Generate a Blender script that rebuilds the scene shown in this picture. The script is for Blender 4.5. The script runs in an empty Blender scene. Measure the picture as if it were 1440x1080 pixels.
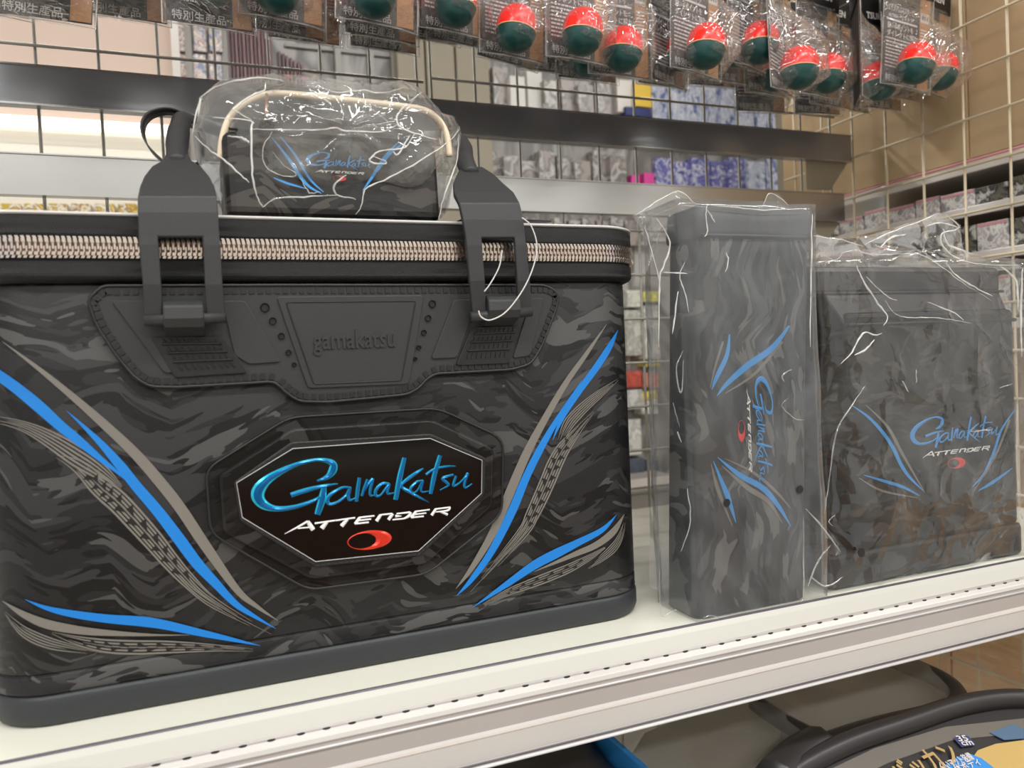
import bpy, bmesh, math, random
from mathutils import Vector, Matrix, noise
random.seed(7)
S = bpy.context.scene
COL = S.collection
PI = math.pi
# ------------------------------------------------------------------ camera
FPX = 1081.0
EYE = Vector((0.0, 0.0, 0.183))
XA = Vector((2722.0, 155.0, -FPX)).normalized()
ZA = Vector((-.045, 1.0, 0.0)); ZA.z = (XA.x * ZA.x + XA.y * ZA.y) / -XA.z; ZA.normalize()
YA = ZA.cross(XA)
YA = Vector((ZA.y * XA.z - ZA.z * XA.y, ZA.z * XA.x - ZA.x * XA.z, ZA.x * XA.y - ZA.y * XA.x))
ROT = Matrix((XA, YA, ZA))
cam = bpy.data.cameras.new('camera')
cam.sensor_width = 36.0
cam.lens = FPX / 1440.0 * 36.0
cam.clip_start = .01
cam.dof.use_dof = True
cam.dof.focus_distance = .56
cam.dof.aperture_fstop = 9.0
camo = bpy.data.objects.new('camera', cam)
camo.matrix_world = Matrix.Translation(EYE) @ ROT.to_4x4()
COL.objects.link(camo)
S.camera = camo
# ------------------------------------------------------------------ light
S.view_settings.view_transform = 'Standard'
S.view_settings.look = 'None'
S.view_settings.exposure = -0.22
S.view_settings.gamma = 1.0
S.view_settings.use_curve_mapping = False
S.cycles.transparent_max_bounces = 40
S.cycles.max_bounces = 10
W = bpy.data.worlds.new('store_ambience'); S.world = W
W.use_nodes = True
W.node_tree.nodes['Background'].inputs[0].default_value = (1.0, .99, .975, 1)
W.node_tree.nodes['Background'].inputs[1].default_value = .85
def area(name, loc, sx, sy, power, rot=(0, 0, 0), col=(1, .995, .98)):
    l = bpy.data.lights.new(name, 'AREA'); l.shape = 'RECTANGLE'; l.size = sx; l.size_y = sy
    l.energy = power; l.color = col
    o = bpy.data.objects.new(name, l); o.location = loc; o.rotation_euler = rot
    COL.objects.link(o); return o
TUBES = [(-1.1, -.55), (.35, -.55), (1.8, -.55), (-1.1, -1.9), (.35, -1.9), (1.8, -1.9), (-.6, 1.9), (.9, 1.9), (2.4, 1.9)]
for i, (x, y) in enumerate(TUBES):
    area('ceiling_tube_light', (x, y, 1.63), 1.2, .12, 24 if y < 0 else 34)

# ------------------------------------------------------------------ helpers
def P(px, py, y):
    r = ROT @ Vector((px - 720.0, -(py - 540.0), -FPX)); return EYE + r * (y / r.y)
def PX(px, py, x):
    r = ROT @ Vector((px - 720.0, -(py - 540.0), -FPX)); return EYE + r * (x / r.x)
def PZ(px, py, z):
    r = ROT @ Vector((px - 720.0, -(py - 540.0), -FPX)); return EYE + r * ((z - EYE.z) / r.z)
def lin(c):
    return tuple(((v / 255.) / 12.92 if v / 255. <= .04045 else (((v / 255.) + .055) / 1.055) ** 2.4) for v in c) + (1,)
def link(o, parent=None):
    COL.objects.link(o)
    if parent is not None: o.parent = parent
    return o
def base(o):
    b = Vector((0, 0, 0))
    while o is not None:
        b += Vector(o.location); o = o.parent
    return b
def thing(name, label, cat, loc=(0, 0, 0), group=None, rot=(0, 0, 0)):
    o = bpy.data.objects.new(name, None); o.empty_display_size = .02
    o.location = loc; o.rotation_euler = rot; COL.objects.link(o)
    o['label'] = label; o['category'] = cat
    if group: o['group'] = group
    return o
def tag(o, label, cat, group=None):
    o['label'] = label; o['category'] = cat
    if group: o['group'] = group
    return o
def mesh(name, V, F, mat, parent=None, smooth=False, local=False, mats=None, fm=None):
    b = Vector((0, 0, 0)) if local else base(parent)
    me = bpy.data.meshes.new(name)
    me.from_pydata([tuple(Vector(v) - b) for v in V], [], F)
    for m in (mats or [mat]): me.materials.append(m)
    if fm:
        for p, k in zip(me.polygons, fm): p.material_index = k
    bm = bmesh.new(); bm.from_mesh(me); bmesh.ops.recalc_face_normals(bm, faces=bm.faces); bm.to_mesh(me); bm.free()
    if smooth:
        for p in me.polygons: p.use_smooth = True
    me.update()
    o = bpy.data.objects.new(name, me)
    return link(o, parent)
def bevel(o, w, seg=2, ang=35):
    m = o.modifiers.new('bevel', 'BEVEL'); m.width = w; m.segments = seg; m.limit_method = 'ANGLE'; m.angle_limit = math.radians(ang)
    return o
def solid(o, t, off=-1.0):
    m = o.modifiers.new('thickness', 'SOLIDIFY'); m.thickness = t; m.offset = off; return o
def boxvf(x0, x1, y0, y1, z0, z1, n=0):
    V = [(x0, y0, z0), (x1, y0, z0), (x1, y1, z0), (x0, y1, z0), (x0, y0, z1), (x1, y0, z1), (x1, y1, z1), (x0, y1, z1)]
    F = [(0, 3, 2, 1), (4, 5, 6, 7), (0, 1, 5, 4), (1, 2, 6, 5), (2, 3, 7, 6), (3, 0, 4, 7)]
    return V, [tuple(n + i for i in f) for f in F]
def box(name, x0, x1, y0, y1, z0, z1, mat, parent=None, bv=0, local=False):
    V, F = boxvf(x0, x1, y0, y1, z0, z1)
    o = mesh(name, V, F, mat, parent, local=local)
    if bv: bevel(o, bv)
    return o
class MB:
    def __init__(s): s.V = []; s.F = []
    def add(s, V, F):
        n = len(s.V); s.V += [Vector(v) for v in V]; s.F += [tuple(n + i for i in f) for f in F]; return s
    def box(s, *a):
        V, F = boxvf(*a); return s.add(V, F)
    def tube(s, pts, r, seg=8, closed=False, flat=1.0):
        pts = [Vector(p) for p in pts]; n = len(pts); V = []; F = []
        rs = r if isinstance(r, (list, tuple)) else [r] * n
        up = None
        for i in range(n):
            a = pts[(i - 1) % n] if closed or i > 0 else pts[i]
            b = pts[(i + 1) % n] if closed or i < n - 1 else pts[i]
            t = (b - a).normalized()
            if up is None:
                up = Vector((0, 0, 1)) if abs(t.z) < .9 else Vector((0, 1, 0))
            u = (up - t * up.dot(t)).normalized(); w = t.cross(u); up = u
            for k in range(seg):
                an = 2 * PI * k / seg
                V.append(pts[i] + u * math.cos(an) * rs[i] + w * math.sin(an) * rs[i] * flat)
        m = n if closed else n - 1
        for i in range(m):
            for k in range(seg):
                F.append((i * seg + k, i * seg + (k + 1) % seg, ((i + 1) % n) * seg + (k + 1) % seg, ((i + 1) % n) * seg + k))
        if not closed:
            F.append(tuple(range(seg))[::-1]); F.append(tuple((n - 1) * seg + k for k in range(seg)))
        return s.add(V, F)
    def build(s, name, mat, parent=None, smooth=False, local=False):
        return mesh(name, s.V, s.F, mat, parent, smooth, local)
def crom(pts, n=6):
    pts = [Vector(p) for p in pts]
    out = []
    for i in range(len(pts) - 1):
        p0 = pts[max(i - 1, 0)]; p1 = pts[i]; p2 = pts[i + 1]; p3 = pts[min(i + 2, len(pts) - 1)]
        for k in range(n):
            t = k / n
            out.append(.5 * ((2 * p1) + (p2 - p0) * t + (2 * p0 - 5 * p1 + 4 * p2 - p3) * t * t + (3 * p1 - p0 - 3 * p2 + p3) * t ** 3))
    out.append(pts[-1]); return out

# ------------------------------------------------------------------ materials
def newmat(name):
    m = bpy.data.materials.new(name); m.use_nodes = True
    nt = m.node_tree; return m, nt, nt.nodes['Principled BSDF']
def pmat(name, col, rough=.5, metal=0., bump=0., bscale=200., emit=None, espec=None, var=0., coat=0.):
    m, nt, b = newmat(name)
    b.inputs['Base Color'].default_value = lin(col); b.inputs['Roughness'].default_value = rough; b.inputs['Metallic'].default_value = metal
    if coat: b.inputs['Coat Weight'].default_value = coat
    tc = nt.nodes.new('ShaderNodeTexCoord')
    nz = nt.nodes.new('ShaderNodeTexNoise'); nz.inputs['Scale'].default_value = bscale; nz.inputs['Detail'].default_value = 3
    nt.links.new(tc.outputs['Object'], nz.inputs['Vector'])
    if bump:
        bp = nt.nodes.new('ShaderNodeBump'); bp.inputs['Strength'].default_value = bump; bp.inputs['Distance'].default_value = .0006
        nt.links.new(nz.outputs['Fac'], bp.inputs['Height']); nt.links.new(bp.outputs['Normal'], b.inputs['Normal'])
    mx = nt.nodes.new('ShaderNodeMix'); mx.data_type = 'RGBA'; mx.blend_type = 'MIX'
    c = lin(col); v = var or .06
    mx.inputs[6].default_value = tuple(max(0, k * (1 - v)) for k in c[:3]) + (1,); mx.inputs[7].default_value = tuple(min(1, k * (1 + v)) for k in c[:3]) + (1,)
    n2 = nt.nodes.new('ShaderNodeTexNoise'); n2.inputs['Scale'].default_value = 14; n2.inputs['Detail'].default_value = 2
    nt.links.new(tc.outputs['Object'], n2.inputs['Vector'])
    nt.links.new(n2.outputs['Fac'], mx.inputs[0]); nt.links.new(mx.outputs[2], b.inputs['Base Color'])
    if emit:
        b.inputs['Emission Color'].default_value = lin(col); b.inputs['Emission Strength'].default_value = emit
    return m
def film(name, haze=.08, tint=(255, 255, 255), bump=.5, bscale=18., rough=.06, refl=1.0):
    m = bpy.data.materials.new(name); m.use_nodes = True; nt = m.node_tree; nt.nodes.clear()
    N = nt.nodes.new; L = nt.links.new
    out = N('ShaderNodeOutputMaterial'); tr = N('ShaderNodeBsdfTransparent'); tr.inputs[0].default_value = (.97, .97, .965, 1)
    gl = N('ShaderNodeBsdfGlossy'); gl.inputs['Roughness'].default_value = rough; gl.inputs[0].default_value = (1, 1, 1, 1)
    df = N('ShaderNodeBsdfDiffuse'); df.inputs[0].default_value = lin(tint)
    tl = N('ShaderNodeBsdfTranslucent'); tl.inputs[0].default_value = lin(tint)
    dm = N('ShaderNodeMixShader'); dm.inputs[0].default_value = .35; L(df.outputs[0], dm.inputs[1]); L(tl.outputs[0], dm.inputs[2])
    m1 = N('ShaderNodeMixShader'); L(tr.outputs[0], m1.inputs[1]); L(dm.outputs[0], m1.inputs[2])
    tc = N('ShaderNodeTexCoord')
    n1 = N('ShaderNodeTexNoise'); n1.inputs['Scale'].default_value = bscale; n1.inputs['Detail'].default_value = 2; n1.inputs['Distortion'].default_value = 1.2
    L(tc.outputs['Object'], n1.inputs['Vector'])
    vo = N('ShaderNodeTexVoronoi'); vo.feature = 'DISTANCE_TO_EDGE'; vo.inputs['Scale'].default_value = bscale * 1.3
    va = N('ShaderNodeVectorMath'); va.operation = 'MULTIPLY_ADD'; va.inputs[1].default_value = (.08, .08, .08)
    L(n1.outputs['Color'], va.inputs[0]); L(tc.outputs['Object'], va.inputs[2]); L(va.outputs[0], vo.inputs['Vector'])
    mr = N('ShaderNodeMapRange'); mr.inputs[1].default_value = 0; mr.inputs[2].default_value = .12; mr.inputs[3].default_value = 1; mr.inputs[4].default_value = 0
    L(vo.outputs['Distance'], mr.inputs[0])
    ad = N('ShaderNodeMath'); ad.operation = 'MULTIPLY_ADD'; ad.inputs[1].default_value = .22; L(mr.outputs[0], ad.inputs[0]); L(n1.outputs['Fac'], ad.inputs[2])
    bp = N('ShaderNodeBump'); bp.inputs['Strength'].default_value = bump; bp.inputs['Distance'].default_value = .01
    L(ad.outputs[0], bp.inputs['Height']); L(bp.outputs[0], gl.inputs['Normal'])
    # cloudy haze
    hz = N('ShaderNodeMapRange'); hz.inputs[1].default_value = .35; hz.inputs[2].default_value = .75; hz.inputs[3].default_value = haze * .45; hz.inputs[4].default_value = min(1, haze * 1.8)
    L(n1.outputs['Fac'], hz.inputs[0]); L(hz.outputs[0], m1.inputs[0])
    fr = N('ShaderNodeFresnel'); fr.inputs[0].default_value = 1.42; L(bp.outputs[0], fr.inputs['Normal'])
    fm = N('ShaderNodeMath'); fm.operation = 'MULTIPLY'; fm.inputs[1].default_value = refl; fm.use_clamp = True; L(fr.outputs[0], fm.inputs[0])
    cl = N('ShaderNodeMath'); cl.operation = 'MINIMUM'; cl.inputs[1].default_value = .42; L(fm.outputs[0], cl.inputs[0]); fm = cl
    m2 = N('ShaderNodeMixShader'); L(fm.outputs[0], m2.inputs[0]); L(m1.outputs[0], m2.inputs[1]); L(gl.outputs[0], m2.inputs[2])
    L(m2.outputs[0], out.inputs[0]); return m
def camo(name, cols, rough=.5, sc=1.0, rot90=False, bump=.25):
    """hard-edged patches of four greys in jagged, chevron-bent bands"""
    m, nt, b = newmat(name); N = nt.nodes.new; L = nt.links.new
    def math_(op, a, b_=None, c=None):
        n = N('ShaderNodeMath'); n.operation = op
        for i, v in enumerate((a, b_, c)):
            if v is None: continue
            if hasattr(v, 'links'): L(v, n.inputs[i])
            else: n.inputs[i].default_value = v
        return n.outputs[0]
    tc = N('ShaderNodeTexCoord'); src = tc.outputs['Object']
    if rot90:
        mp0 = N('ShaderNodeMapping'); mp0.inputs['Rotation'].default_value = (0, PI / 2, 0); L(src, mp0.inputs[0]); src = mp0.outputs[0]
    sp = N('ShaderNodeSeparateXYZ'); L(src, sp.inputs[0])
    nb = N('ShaderNodeTexNoise'); nb.inputs['Scale'].default_value = 13 / sc; nb.inputs['Detail'].default_value = 1; L(src, nb.inputs['Vector'])
    # chevron bend: triangle wave of x, its phase wandering with the noise
    ph = math_('MULTIPLY_ADD', nb.outputs['Fac'], .10 * sc, sp.outputs['X'])
    tri = math_('PINGPONG', ph, .038 * sc)
    zb = math_('MULTIPLY_ADD', tri, .30, sp.outputs['Z'])
    zb = math_('MULTIPLY_ADD', nb.outputs['Fac'], .055 * sc, zb)
    cx = N('ShaderNodeCombineXYZ'); L(sp.outputs['X'], cx.inputs[0]); L(sp.outputs['Y'], cx.inputs[1]); L(zb, cx.inputs[2])
    def layer(off, sx, sz, det=2.6, ro=.55):
        mp = N('ShaderNodeMapping'); mp.inputs['Location'].default_value = (off, off * .6, off * 1.3); mp.inputs['Scale'].default_value = (sx / sc, sx / sc, sz / sc); L(cx.outputs[0], mp.inputs[0])
        nn = N('ShaderNodeTexNoise'); nn.inputs['Scale'].default_value = 1.0; nn.inputs['Detail'].default_value = det; nn.inputs['Roughness'].default_value = ro; L(mp.outputs[0], nn.inputs['Vector'])
        return nn.outputs['Fac']
    col = None
    def over(prev, c, mask):
        mx = N('ShaderNodeMix'); mx.data_type = 'RGBA'; L(mask, mx.inputs[0])
        if isinstance(prev, tuple): mx.inputs[6].default_value = prev
        else: L(prev, mx.inputs[6])
        mx.inputs[7].default_value = lin(c); return mx.outputs[2]
    col = over(lin(cols[1]), cols[0], math_('GREATER_THAN', layer(0, 19, 70, 2.0), .53))
    col = over(col, cols[2], math_('GREATER_THAN', layer(3.1, 17, 72, 2.0), .54))
    col = over(col, cols[0], math_('GREATER_THAN', layer(7.7, 26, 92, 2.0), .59))
    col = over(col, cols[3], math_('GREATER_THAN', layer(5.3, 20, 84, 2.0), .575))
    col = over(col, cols[1], math_('GREATER_THAN', layer(11.9, 28, 100, 2.0), .60))
    L(col, b.inputs['Base Color'])
    ng = N('ShaderNodeTexNoise'); ng.inputs['Scale'].default_value = 900; ng.inputs['Detail'].default_value = 2; L(src, ng.inputs['Vector'])
    bp = N('ShaderNodeBump'); bp.inputs['Strength'].default_value = bump; bp.inputs['Distance'].default_value = .0004
    L(ng.outputs['Fac'], bp.inputs['Height']); L(bp.outputs[0], b.inputs['Normal'])
    b.inputs['Roughness'].default_value = rough; b.inputs['Specular IOR Level'].default_value = .32
    return m
def blotch(name, cols, scale=20., rough=.4, dist=1.5, stretch=(1, 1, 1), metal=0., smooth=True):
    """printed package art seen from afar: patches of several flat colours"""
    m, nt, b = newmat(name); N = nt.nodes.new; L = nt.links.new
    tc = N('ShaderNodeTexCoord'); mp = N('ShaderNodeMapping'); mp.inputs['Scale'].default_value = stretch; L(tc.outputs['Object'], mp.inputs[0])
    n = N('ShaderNodeTexNoise'); n.inputs['Scale'].default_value = scale; n.inputs['Detail'].default_value = 3; n.inputs['Distortion'].default_value = dist; L(mp.outputs[0], n.inputs['Vector'])
    cr = N('ShaderNodeValToRGB'); cr.color_ramp.interpolation = 'LINEAR' if smooth else 'CONSTANT'; e = cr.color_ramp.elements
    e[0].position = 0; e[0].color = lin(cols[0]); e[1].position = .36; e[1].color = lin(cols[1 % len(cols)])
    for i, c in enumerate(cols[2:]):
        q = e.new(.36 + (i + 1) * .3 / (len(cols) - 1)); q.color = lin(c)
    L(n.outputs['Fac'], cr.inputs[0]); L(cr.outputs[0], b.inputs['Base Color']); b.inputs['Roughness'].default_value = rough; b.inputs['Metallic'].default_value = metal
    return m

M = {}
M['camo'] = camo('camo_print', [(18, 18, 19), (33, 33, 34), (48, 48, 49), (72, 72, 71)], .46)
M['camo_side'] = camo('camo_print_small', [(24, 23, 23), (35, 34, 33), (46, 44, 42), (66, 62, 58)], .5, 1.0)
M['camo_up'] = camo('camo_print_upright', [(40, 41, 43), (56, 57, 58), (72, 73, 73), (98, 97, 94)], .5, 1.0, True)
M['black'] = pmat('black_rubber', (30, 31, 32), .42, bump=.15, bscale=900)
M['strap'] = pmat('charcoal_strap', (46, 47, 49), .5, bump=.2, bscale=1400)
M['patch'] = pmat('moulded_rubber', (45, 45, 46), .48, bump=.15, bscale=1000)
M['patch_dark'] = pmat('moulded_rubber_dark', (26, 26, 27), .45)
M['basemat'] = pmat('base_rubber', (44, 47, 50), .5, bump=.2, bscale=700, var=.15)
M['gloss'] = pmat('gloss_black_panel', (5, 5, 6), .1)
M['frame'] = camo('camo_frame', [(18, 18, 18), (25, 25, 25), (34, 34, 34), (50, 50, 50)], .26)
M['zip'] = pmat('silver_teeth', (225, 215, 208), .24, 1.0)
M['zipcore'] = pmat('zip_core_shadowed_bronze', (120, 96, 84), .45, .7)
M['rim'] = pmat('pale_lid_rim', (205, 205, 205), .3)
M['blue'] = pmat('print_blue', (16, 120, 202), .5)
M['greyst'] = pmat('print_taupe', (116, 112, 105), .5)
M['cyan'] = pmat('metallic_cyan', (40, 186, 216), .2, .45)
M['deepblue'] = pmat('metallic_deep_blue', (14, 104, 168), .2, .55)
M['white'] = pmat('print_white', (225, 225, 222), .4)
M['red'] = pmat('metallic_red', (225, 60, 42), .28, .4)
M['redflat'] = pmat('print_red', (205, 62, 62), .5)
M['blueflat'] = pmat('print_light_blue', (56, 140, 205), .5)
M['shelf'] = pmat('cream_shelf_paint', (226, 225, 212), .33, var=.02)
M['rail_white'] = pmat('white_price_rail', (214, 208, 202), .22, var=.03)
M['rail_clear'] = film('clear_price_strip', .25, (235, 228, 224), .1, 9, .12)
M['seam'] = pmat('dark_rubber_seam', (84, 80, 88), .3)
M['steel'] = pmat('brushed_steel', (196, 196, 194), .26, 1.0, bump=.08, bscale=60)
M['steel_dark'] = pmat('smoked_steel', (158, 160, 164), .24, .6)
M['wire'] = pmat('grey_net_wire', (150, 146, 136), .4, .3)
M['wire_cream'] = pmat('cream_net_wire', (206, 192, 164), .4)
M['hook'] = pmat('chrome_hook', (215, 215, 215), .18, 1.0)
M['film_b3'] = film('wrapper_film', .055, (245, 245, 240), .35, 12, .05, 1.7)
M['film'] = film('clear_film', .11, (245, 245, 240), .32, 13, .05, 1.8)
M['film_case'] = film('crinkled_film', .17, (245, 245, 240), .4, 16, .05, 1.9)
M['film_thin'] = film('thin_flat_film', .10, (245, 245, 240), .14, 9, .08, 1.6)
M['film_milky'] = film('milky_film', .13, (215, 220, 224), .16, 9, .12, 1.2)
M['film_pack'] = film('packet_film', .07, (250, 250, 250), .5, 30, .04, 2.0)
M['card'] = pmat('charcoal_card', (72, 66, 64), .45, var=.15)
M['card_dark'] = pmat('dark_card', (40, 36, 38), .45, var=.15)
M['tan'] = pmat('tan_card_strip', (176, 128, 84), .45, var=.12)
M['header'] = pmat('black_header_card', (16, 17, 20), .4)
M['floatred'] = pmat('fluorescent_red', (250, 38, 26), .22)
M['floatteal'] = pmat('dark_teal', (36, 78, 76), .3, .1)
M['floatring'] = pmat('cream_ring', (230, 190, 140), .4)
M['ink'] = pmat('white_ink', (205, 200, 198), .5)
M['cream_rod'] = pmat('cream_rod', (228, 212, 186), .35)
M['bronze'] = pmat('bronze_pull', (190, 150, 125), .3, .8)
M['card_box'] = pmat('tan_cardboard', (186, 160, 124), .8, bump=.2, bscale=120, var=.14)
M['charcoal'] = pmat('charcoal_fabric', (62, 64, 67), .6, bump=.3, bscale=600, var=.12)
M['olive'] = pmat('olive_grey_vinyl', (166, 158, 147), .4, var=.1)
M['blackv'] = pmat('black_vinyl', (44, 41, 42), .38, var=.15)
M['wood'] = blotch('plywood', [(205, 160, 112), (222, 178, 128), (214, 168, 120), (226, 186, 140)], 6, .5, .8, (1, 1, 9), smooth=True)
M['wood_dark'] = pmat('brown_reflection_plinth', (140, 102, 80), .5, var=.12)
M['floor'] = blotch('pale_floor_tiles', [(168, 158, 146), (178, 168, 156), (172, 162, 150), (182, 172, 160)], 3, .35, smooth=True)
M['ceiling'] = pmat('white_ceiling', (235, 233, 228), .8)
M['wall'] = pmat('grey_store_wall', (190, 184, 174), .8)
M['lamp'] = pmat('lamp_tube', (255, 250, 240), .5, emit=9.)
M['lampb'] = pmat('shelf_lamp', (255, 250, 240), .5, emit=2.2)
M['pink_panel'] = pmat('pinkish_panel', (222, 200, 186), .6, var=.03)
M['cream_panel'] = pmat('cream_panel', (236, 232, 220), .5, var=.03)
M['greypost'] = pmat('grey_post', (150, 150, 146), .4, .2)
M['beige'] = pmat('beige_upright', (160, 152, 134), .55)
M['boxart'] = blotch('white_box_art', [(226, 224, 218), (236, 234, 228), (180, 168, 170), (230, 228, 222), (150, 148, 150)], 60, .4, .3)
M['boxart2'] = blotch('dark_box_art', [(30, 30, 34), (70, 66, 60), (110, 105, 90), (24, 24, 40), (190, 190, 180)], 60, .35, .6)
M['pinkband'] = pmat('pink_band', (214, 150, 160), .4)
M['hangline'] = pmat('white_cord', (215, 212, 208), .4)

# ------------------------------------------------------------------ setting
def struct(o): o['kind'] = 'structure'; return o
struct(box('floor', -3.2, 4.2, -3.2, 4.2, -1.25, -1.2, M['floor']))
struct(box('ceiling', -3.2, 4.2, -3.2, 4.2, 1.66, 1.7, M['ceiling']))
struct(box('wall_back', -3.2, 4.2, 4.0, 4.05, -1.2, 1.66, M['wall']))
for i, (x, y) in enumerate(TUBES):
    t = thing('ceiling_lamp', 'white strip lamp on the store ceiling above the shelves', 'lamp', (x, y, 1.66), 'ceiling strip lamps')
    box('lamp_housing', -.62, .62, -.08, .08, -.012, 0, M['ceiling'], t, .003, local=True)
# unseen shelving behind the camera, its brown plinth added for reflections in the film
gd = thing('unseen_gondola', 'unseen grey display shelving with a brown plinth for reflections across the aisle', 'shelf', (.6, -2.1, -1.2))
box('back_panel', -1.8, 1.8, -.30, -.28, 0, 2.1, M['wall'], gd, local=True)
box('plinth', -1.8, 1.8, -.27, .1, 0, .98, M['wood_dark'], gd, .004, local=True)
for k, z in enumerate((1.0, 1.2, 1.45, 1.75)):
    box('shelf_board', -1.8, 1.8, -.28, .0, z, z + .03, M['shelf'], gd, .004, local=True)
for k, x in enumerate((-1.8, -.6, .6, 1.78)):
    box('upright', x, x + .02, -.28, .02, .98, 2.1, M['steel'], gd, local=True)

# ------------------------------------------------------------------ our shelf
sh = thing('display_shelf', 'cream metal shelf board with a white price rail along its front edge', 'shelf', (.35, .6, 0))
box('shelf_board', -.55, .812, .4352, .797, -.016, 0, M['shelf'], sh, .0008)
MB().tube([(-.55, .4338, -.0004), (.812, .4338, -.0004)], .0016, 8).build('edge_seam', M['seam'], sh, True)
# price rail profile (y, z) from seam down
prof = [(.4335, -.0004), (.4318, .0002), (.4300, -.0030), (.4262, -.0112), (.4256, -.0122), (.4240, -.0126), (.4220, -.0146), (.4208, -.0150), (.4200, -.0172), (.4206, -.0188), (.4200, -.0230), (.4200, -.0320),
        (.4192, -.0335), (.4192, -.0350), (.4198, -.0362), (.4202, -.0490), (.4190, -.0500), (.4186, -.0512), (.4190, -.0530), (.4200, -.0540), (.4290, -.0540), (.4290, -.0160)]
V = []; F = []
for x in (-.55, .83):
    for (y, z) in prof: V.append((x, y, z))
n = len(prof)
for i in range(n): F.append((i, (i + 1) % n, n + (i + 1) % n, n + i))
F.append(tuple(range(n))); F.append(tuple(range(n, 2 * n))[::-1])
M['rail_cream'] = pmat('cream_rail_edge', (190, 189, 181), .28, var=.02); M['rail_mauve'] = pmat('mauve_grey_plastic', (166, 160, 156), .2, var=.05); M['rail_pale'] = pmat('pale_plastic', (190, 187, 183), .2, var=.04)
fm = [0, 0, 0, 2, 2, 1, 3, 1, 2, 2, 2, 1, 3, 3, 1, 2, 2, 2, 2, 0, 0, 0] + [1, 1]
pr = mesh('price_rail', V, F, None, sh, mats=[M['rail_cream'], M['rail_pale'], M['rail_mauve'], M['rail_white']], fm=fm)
# slot dots along the rail
sl = []
x = -.16
base_slot = None
while x < .75:
    mb = MB()
    ring = [(x + math.cos(a) * .0022, .42435 + math.sin(a) * .0007, -.01235 - math.sin(a) * -.0001 + .0002) for a in [2 * PI * k / 10 for k in range(10)]]
    if base_slot is None:
        b0 = mb.add([(v[0] - x, v[1] - .425, v[2]) for v in ring] + [(v[0] - x, v[1] - .425, v[2] - .0006) for v in ring], [tuple(range(10))] + [(k, (k + 1) % 10, 10 + (k + 1) % 10, 10 + k) for k in range(10)]).build('slot', M['patch_dark'], sh, local=True)
        base_slot = b0
        o = b0
    else:
        o = base_slot.copy(); COL.objects.link(o); o.parent = sh
    o.location = Vector((x, .425, 0)) - base(sh)
    x += .0145 + random.uniform(-.0012, .0012)
MB().tube([(-.55, .4196, -.0203), (.83, .4196, -.0203)], .0008, 6).build('clear_bead', M['rim'], sh, True)
MB().tube([(-.55, .4188, -.0521), (.83, .4185, -.0521)], .0011, 6).build('lower_bead', M['rim'], sh, True)
MB().tube([(-.55, .4190, -.0498), (.83, .4190, -.0498)], .0007, 6).build('lower_groove', M['seam'], sh, True)

# back rails
def rail(z0, z1, x1, mat, label):
    t = thing('crossbar', label, 'rail', (.3, .79, z0))
    box('bar', -.6, x1, .7885, .80, z0, z1, mat, t, .0012)
    box('top_lip', -.6, x1, .7870, .7885, z1 - .0012, z1, M['steel'], t)
    box('lower_lip', -.6, x1, .7865, .7885, z0, z0 + .0014, M['steel'], t)
    V = [(x1, .789, z0), (x1, .789, z1), (x1 + .002, .84, z1), (x1 + .002, .84, z0 - .03), (x1 - .03, .80, z0 - .03)]
    b = mesh('end_bracket', [(x1 - .002, .80, z1), (x1, .80, z0), (x1 - .03, .80, z0 - .036), (x1 - .07, .80, z0 - .036), (x1 - .07, .80, z0)], [(0, 1, 2, 3, 4)], M['beige'], t)
    solid(b, .002)
    return t
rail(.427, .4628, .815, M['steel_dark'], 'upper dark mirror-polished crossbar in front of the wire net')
rail(.348, .385, .80, M['steel'], 'lower bright brushed steel crossbar behind the big bag')
# nets
def net(name, label, verts, hors, fix, x0, x1, z0, z1, axis, mat, r=.0016):
    t = thing(name, label, 'wire net', (x0 if axis == 'x' else fix, fix if axis == 'x' else x0, z0))
    def wire(a, b):
        o = MB().tube([a, b], r, 6).build('wire', mat, t, True); return o
    for v in verts:
        if axis == 'x': wire((v, fix, z0), (v, fix, z1))
        else: wire((fix, v, z0), (fix, v, z1))
    for h in hors:
        if axis == 'x': wire((x0, fix - 2 * r, h), (x1, fix - 2 * r, h))
        else: wire((fix - 2 * r, x0, h), (fix - 2 * r, x1, h))
    return t
Z = [.0118 + .0527 * k for k in range(-9, 15)]
net('wire_net', 'grey wire grid panel behind the left part of the shelf', [-.1276 + .0505 * k for k in range(-6, 8)], [z - .001 for z in Z], .806, -.44, .232, -.45, .72, 'x', M['wire'])
net('wire_net', 'grey wire grid panel behind the two tall wrapped cases', [.2415 + .0503 * k for k in range(0, 12)], [z + .004 for z in Z], .806, .2415, .80, -.45, .72, 'x', M['wire'])
net('wire_net', 'cream wire grid panel closing the right end of the shelf', [.2 + .054 * k - .002 for k in range(0, 14)], Z, .82, .19, .92, -.45, .72, 'y', M['wire_cream'])

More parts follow.
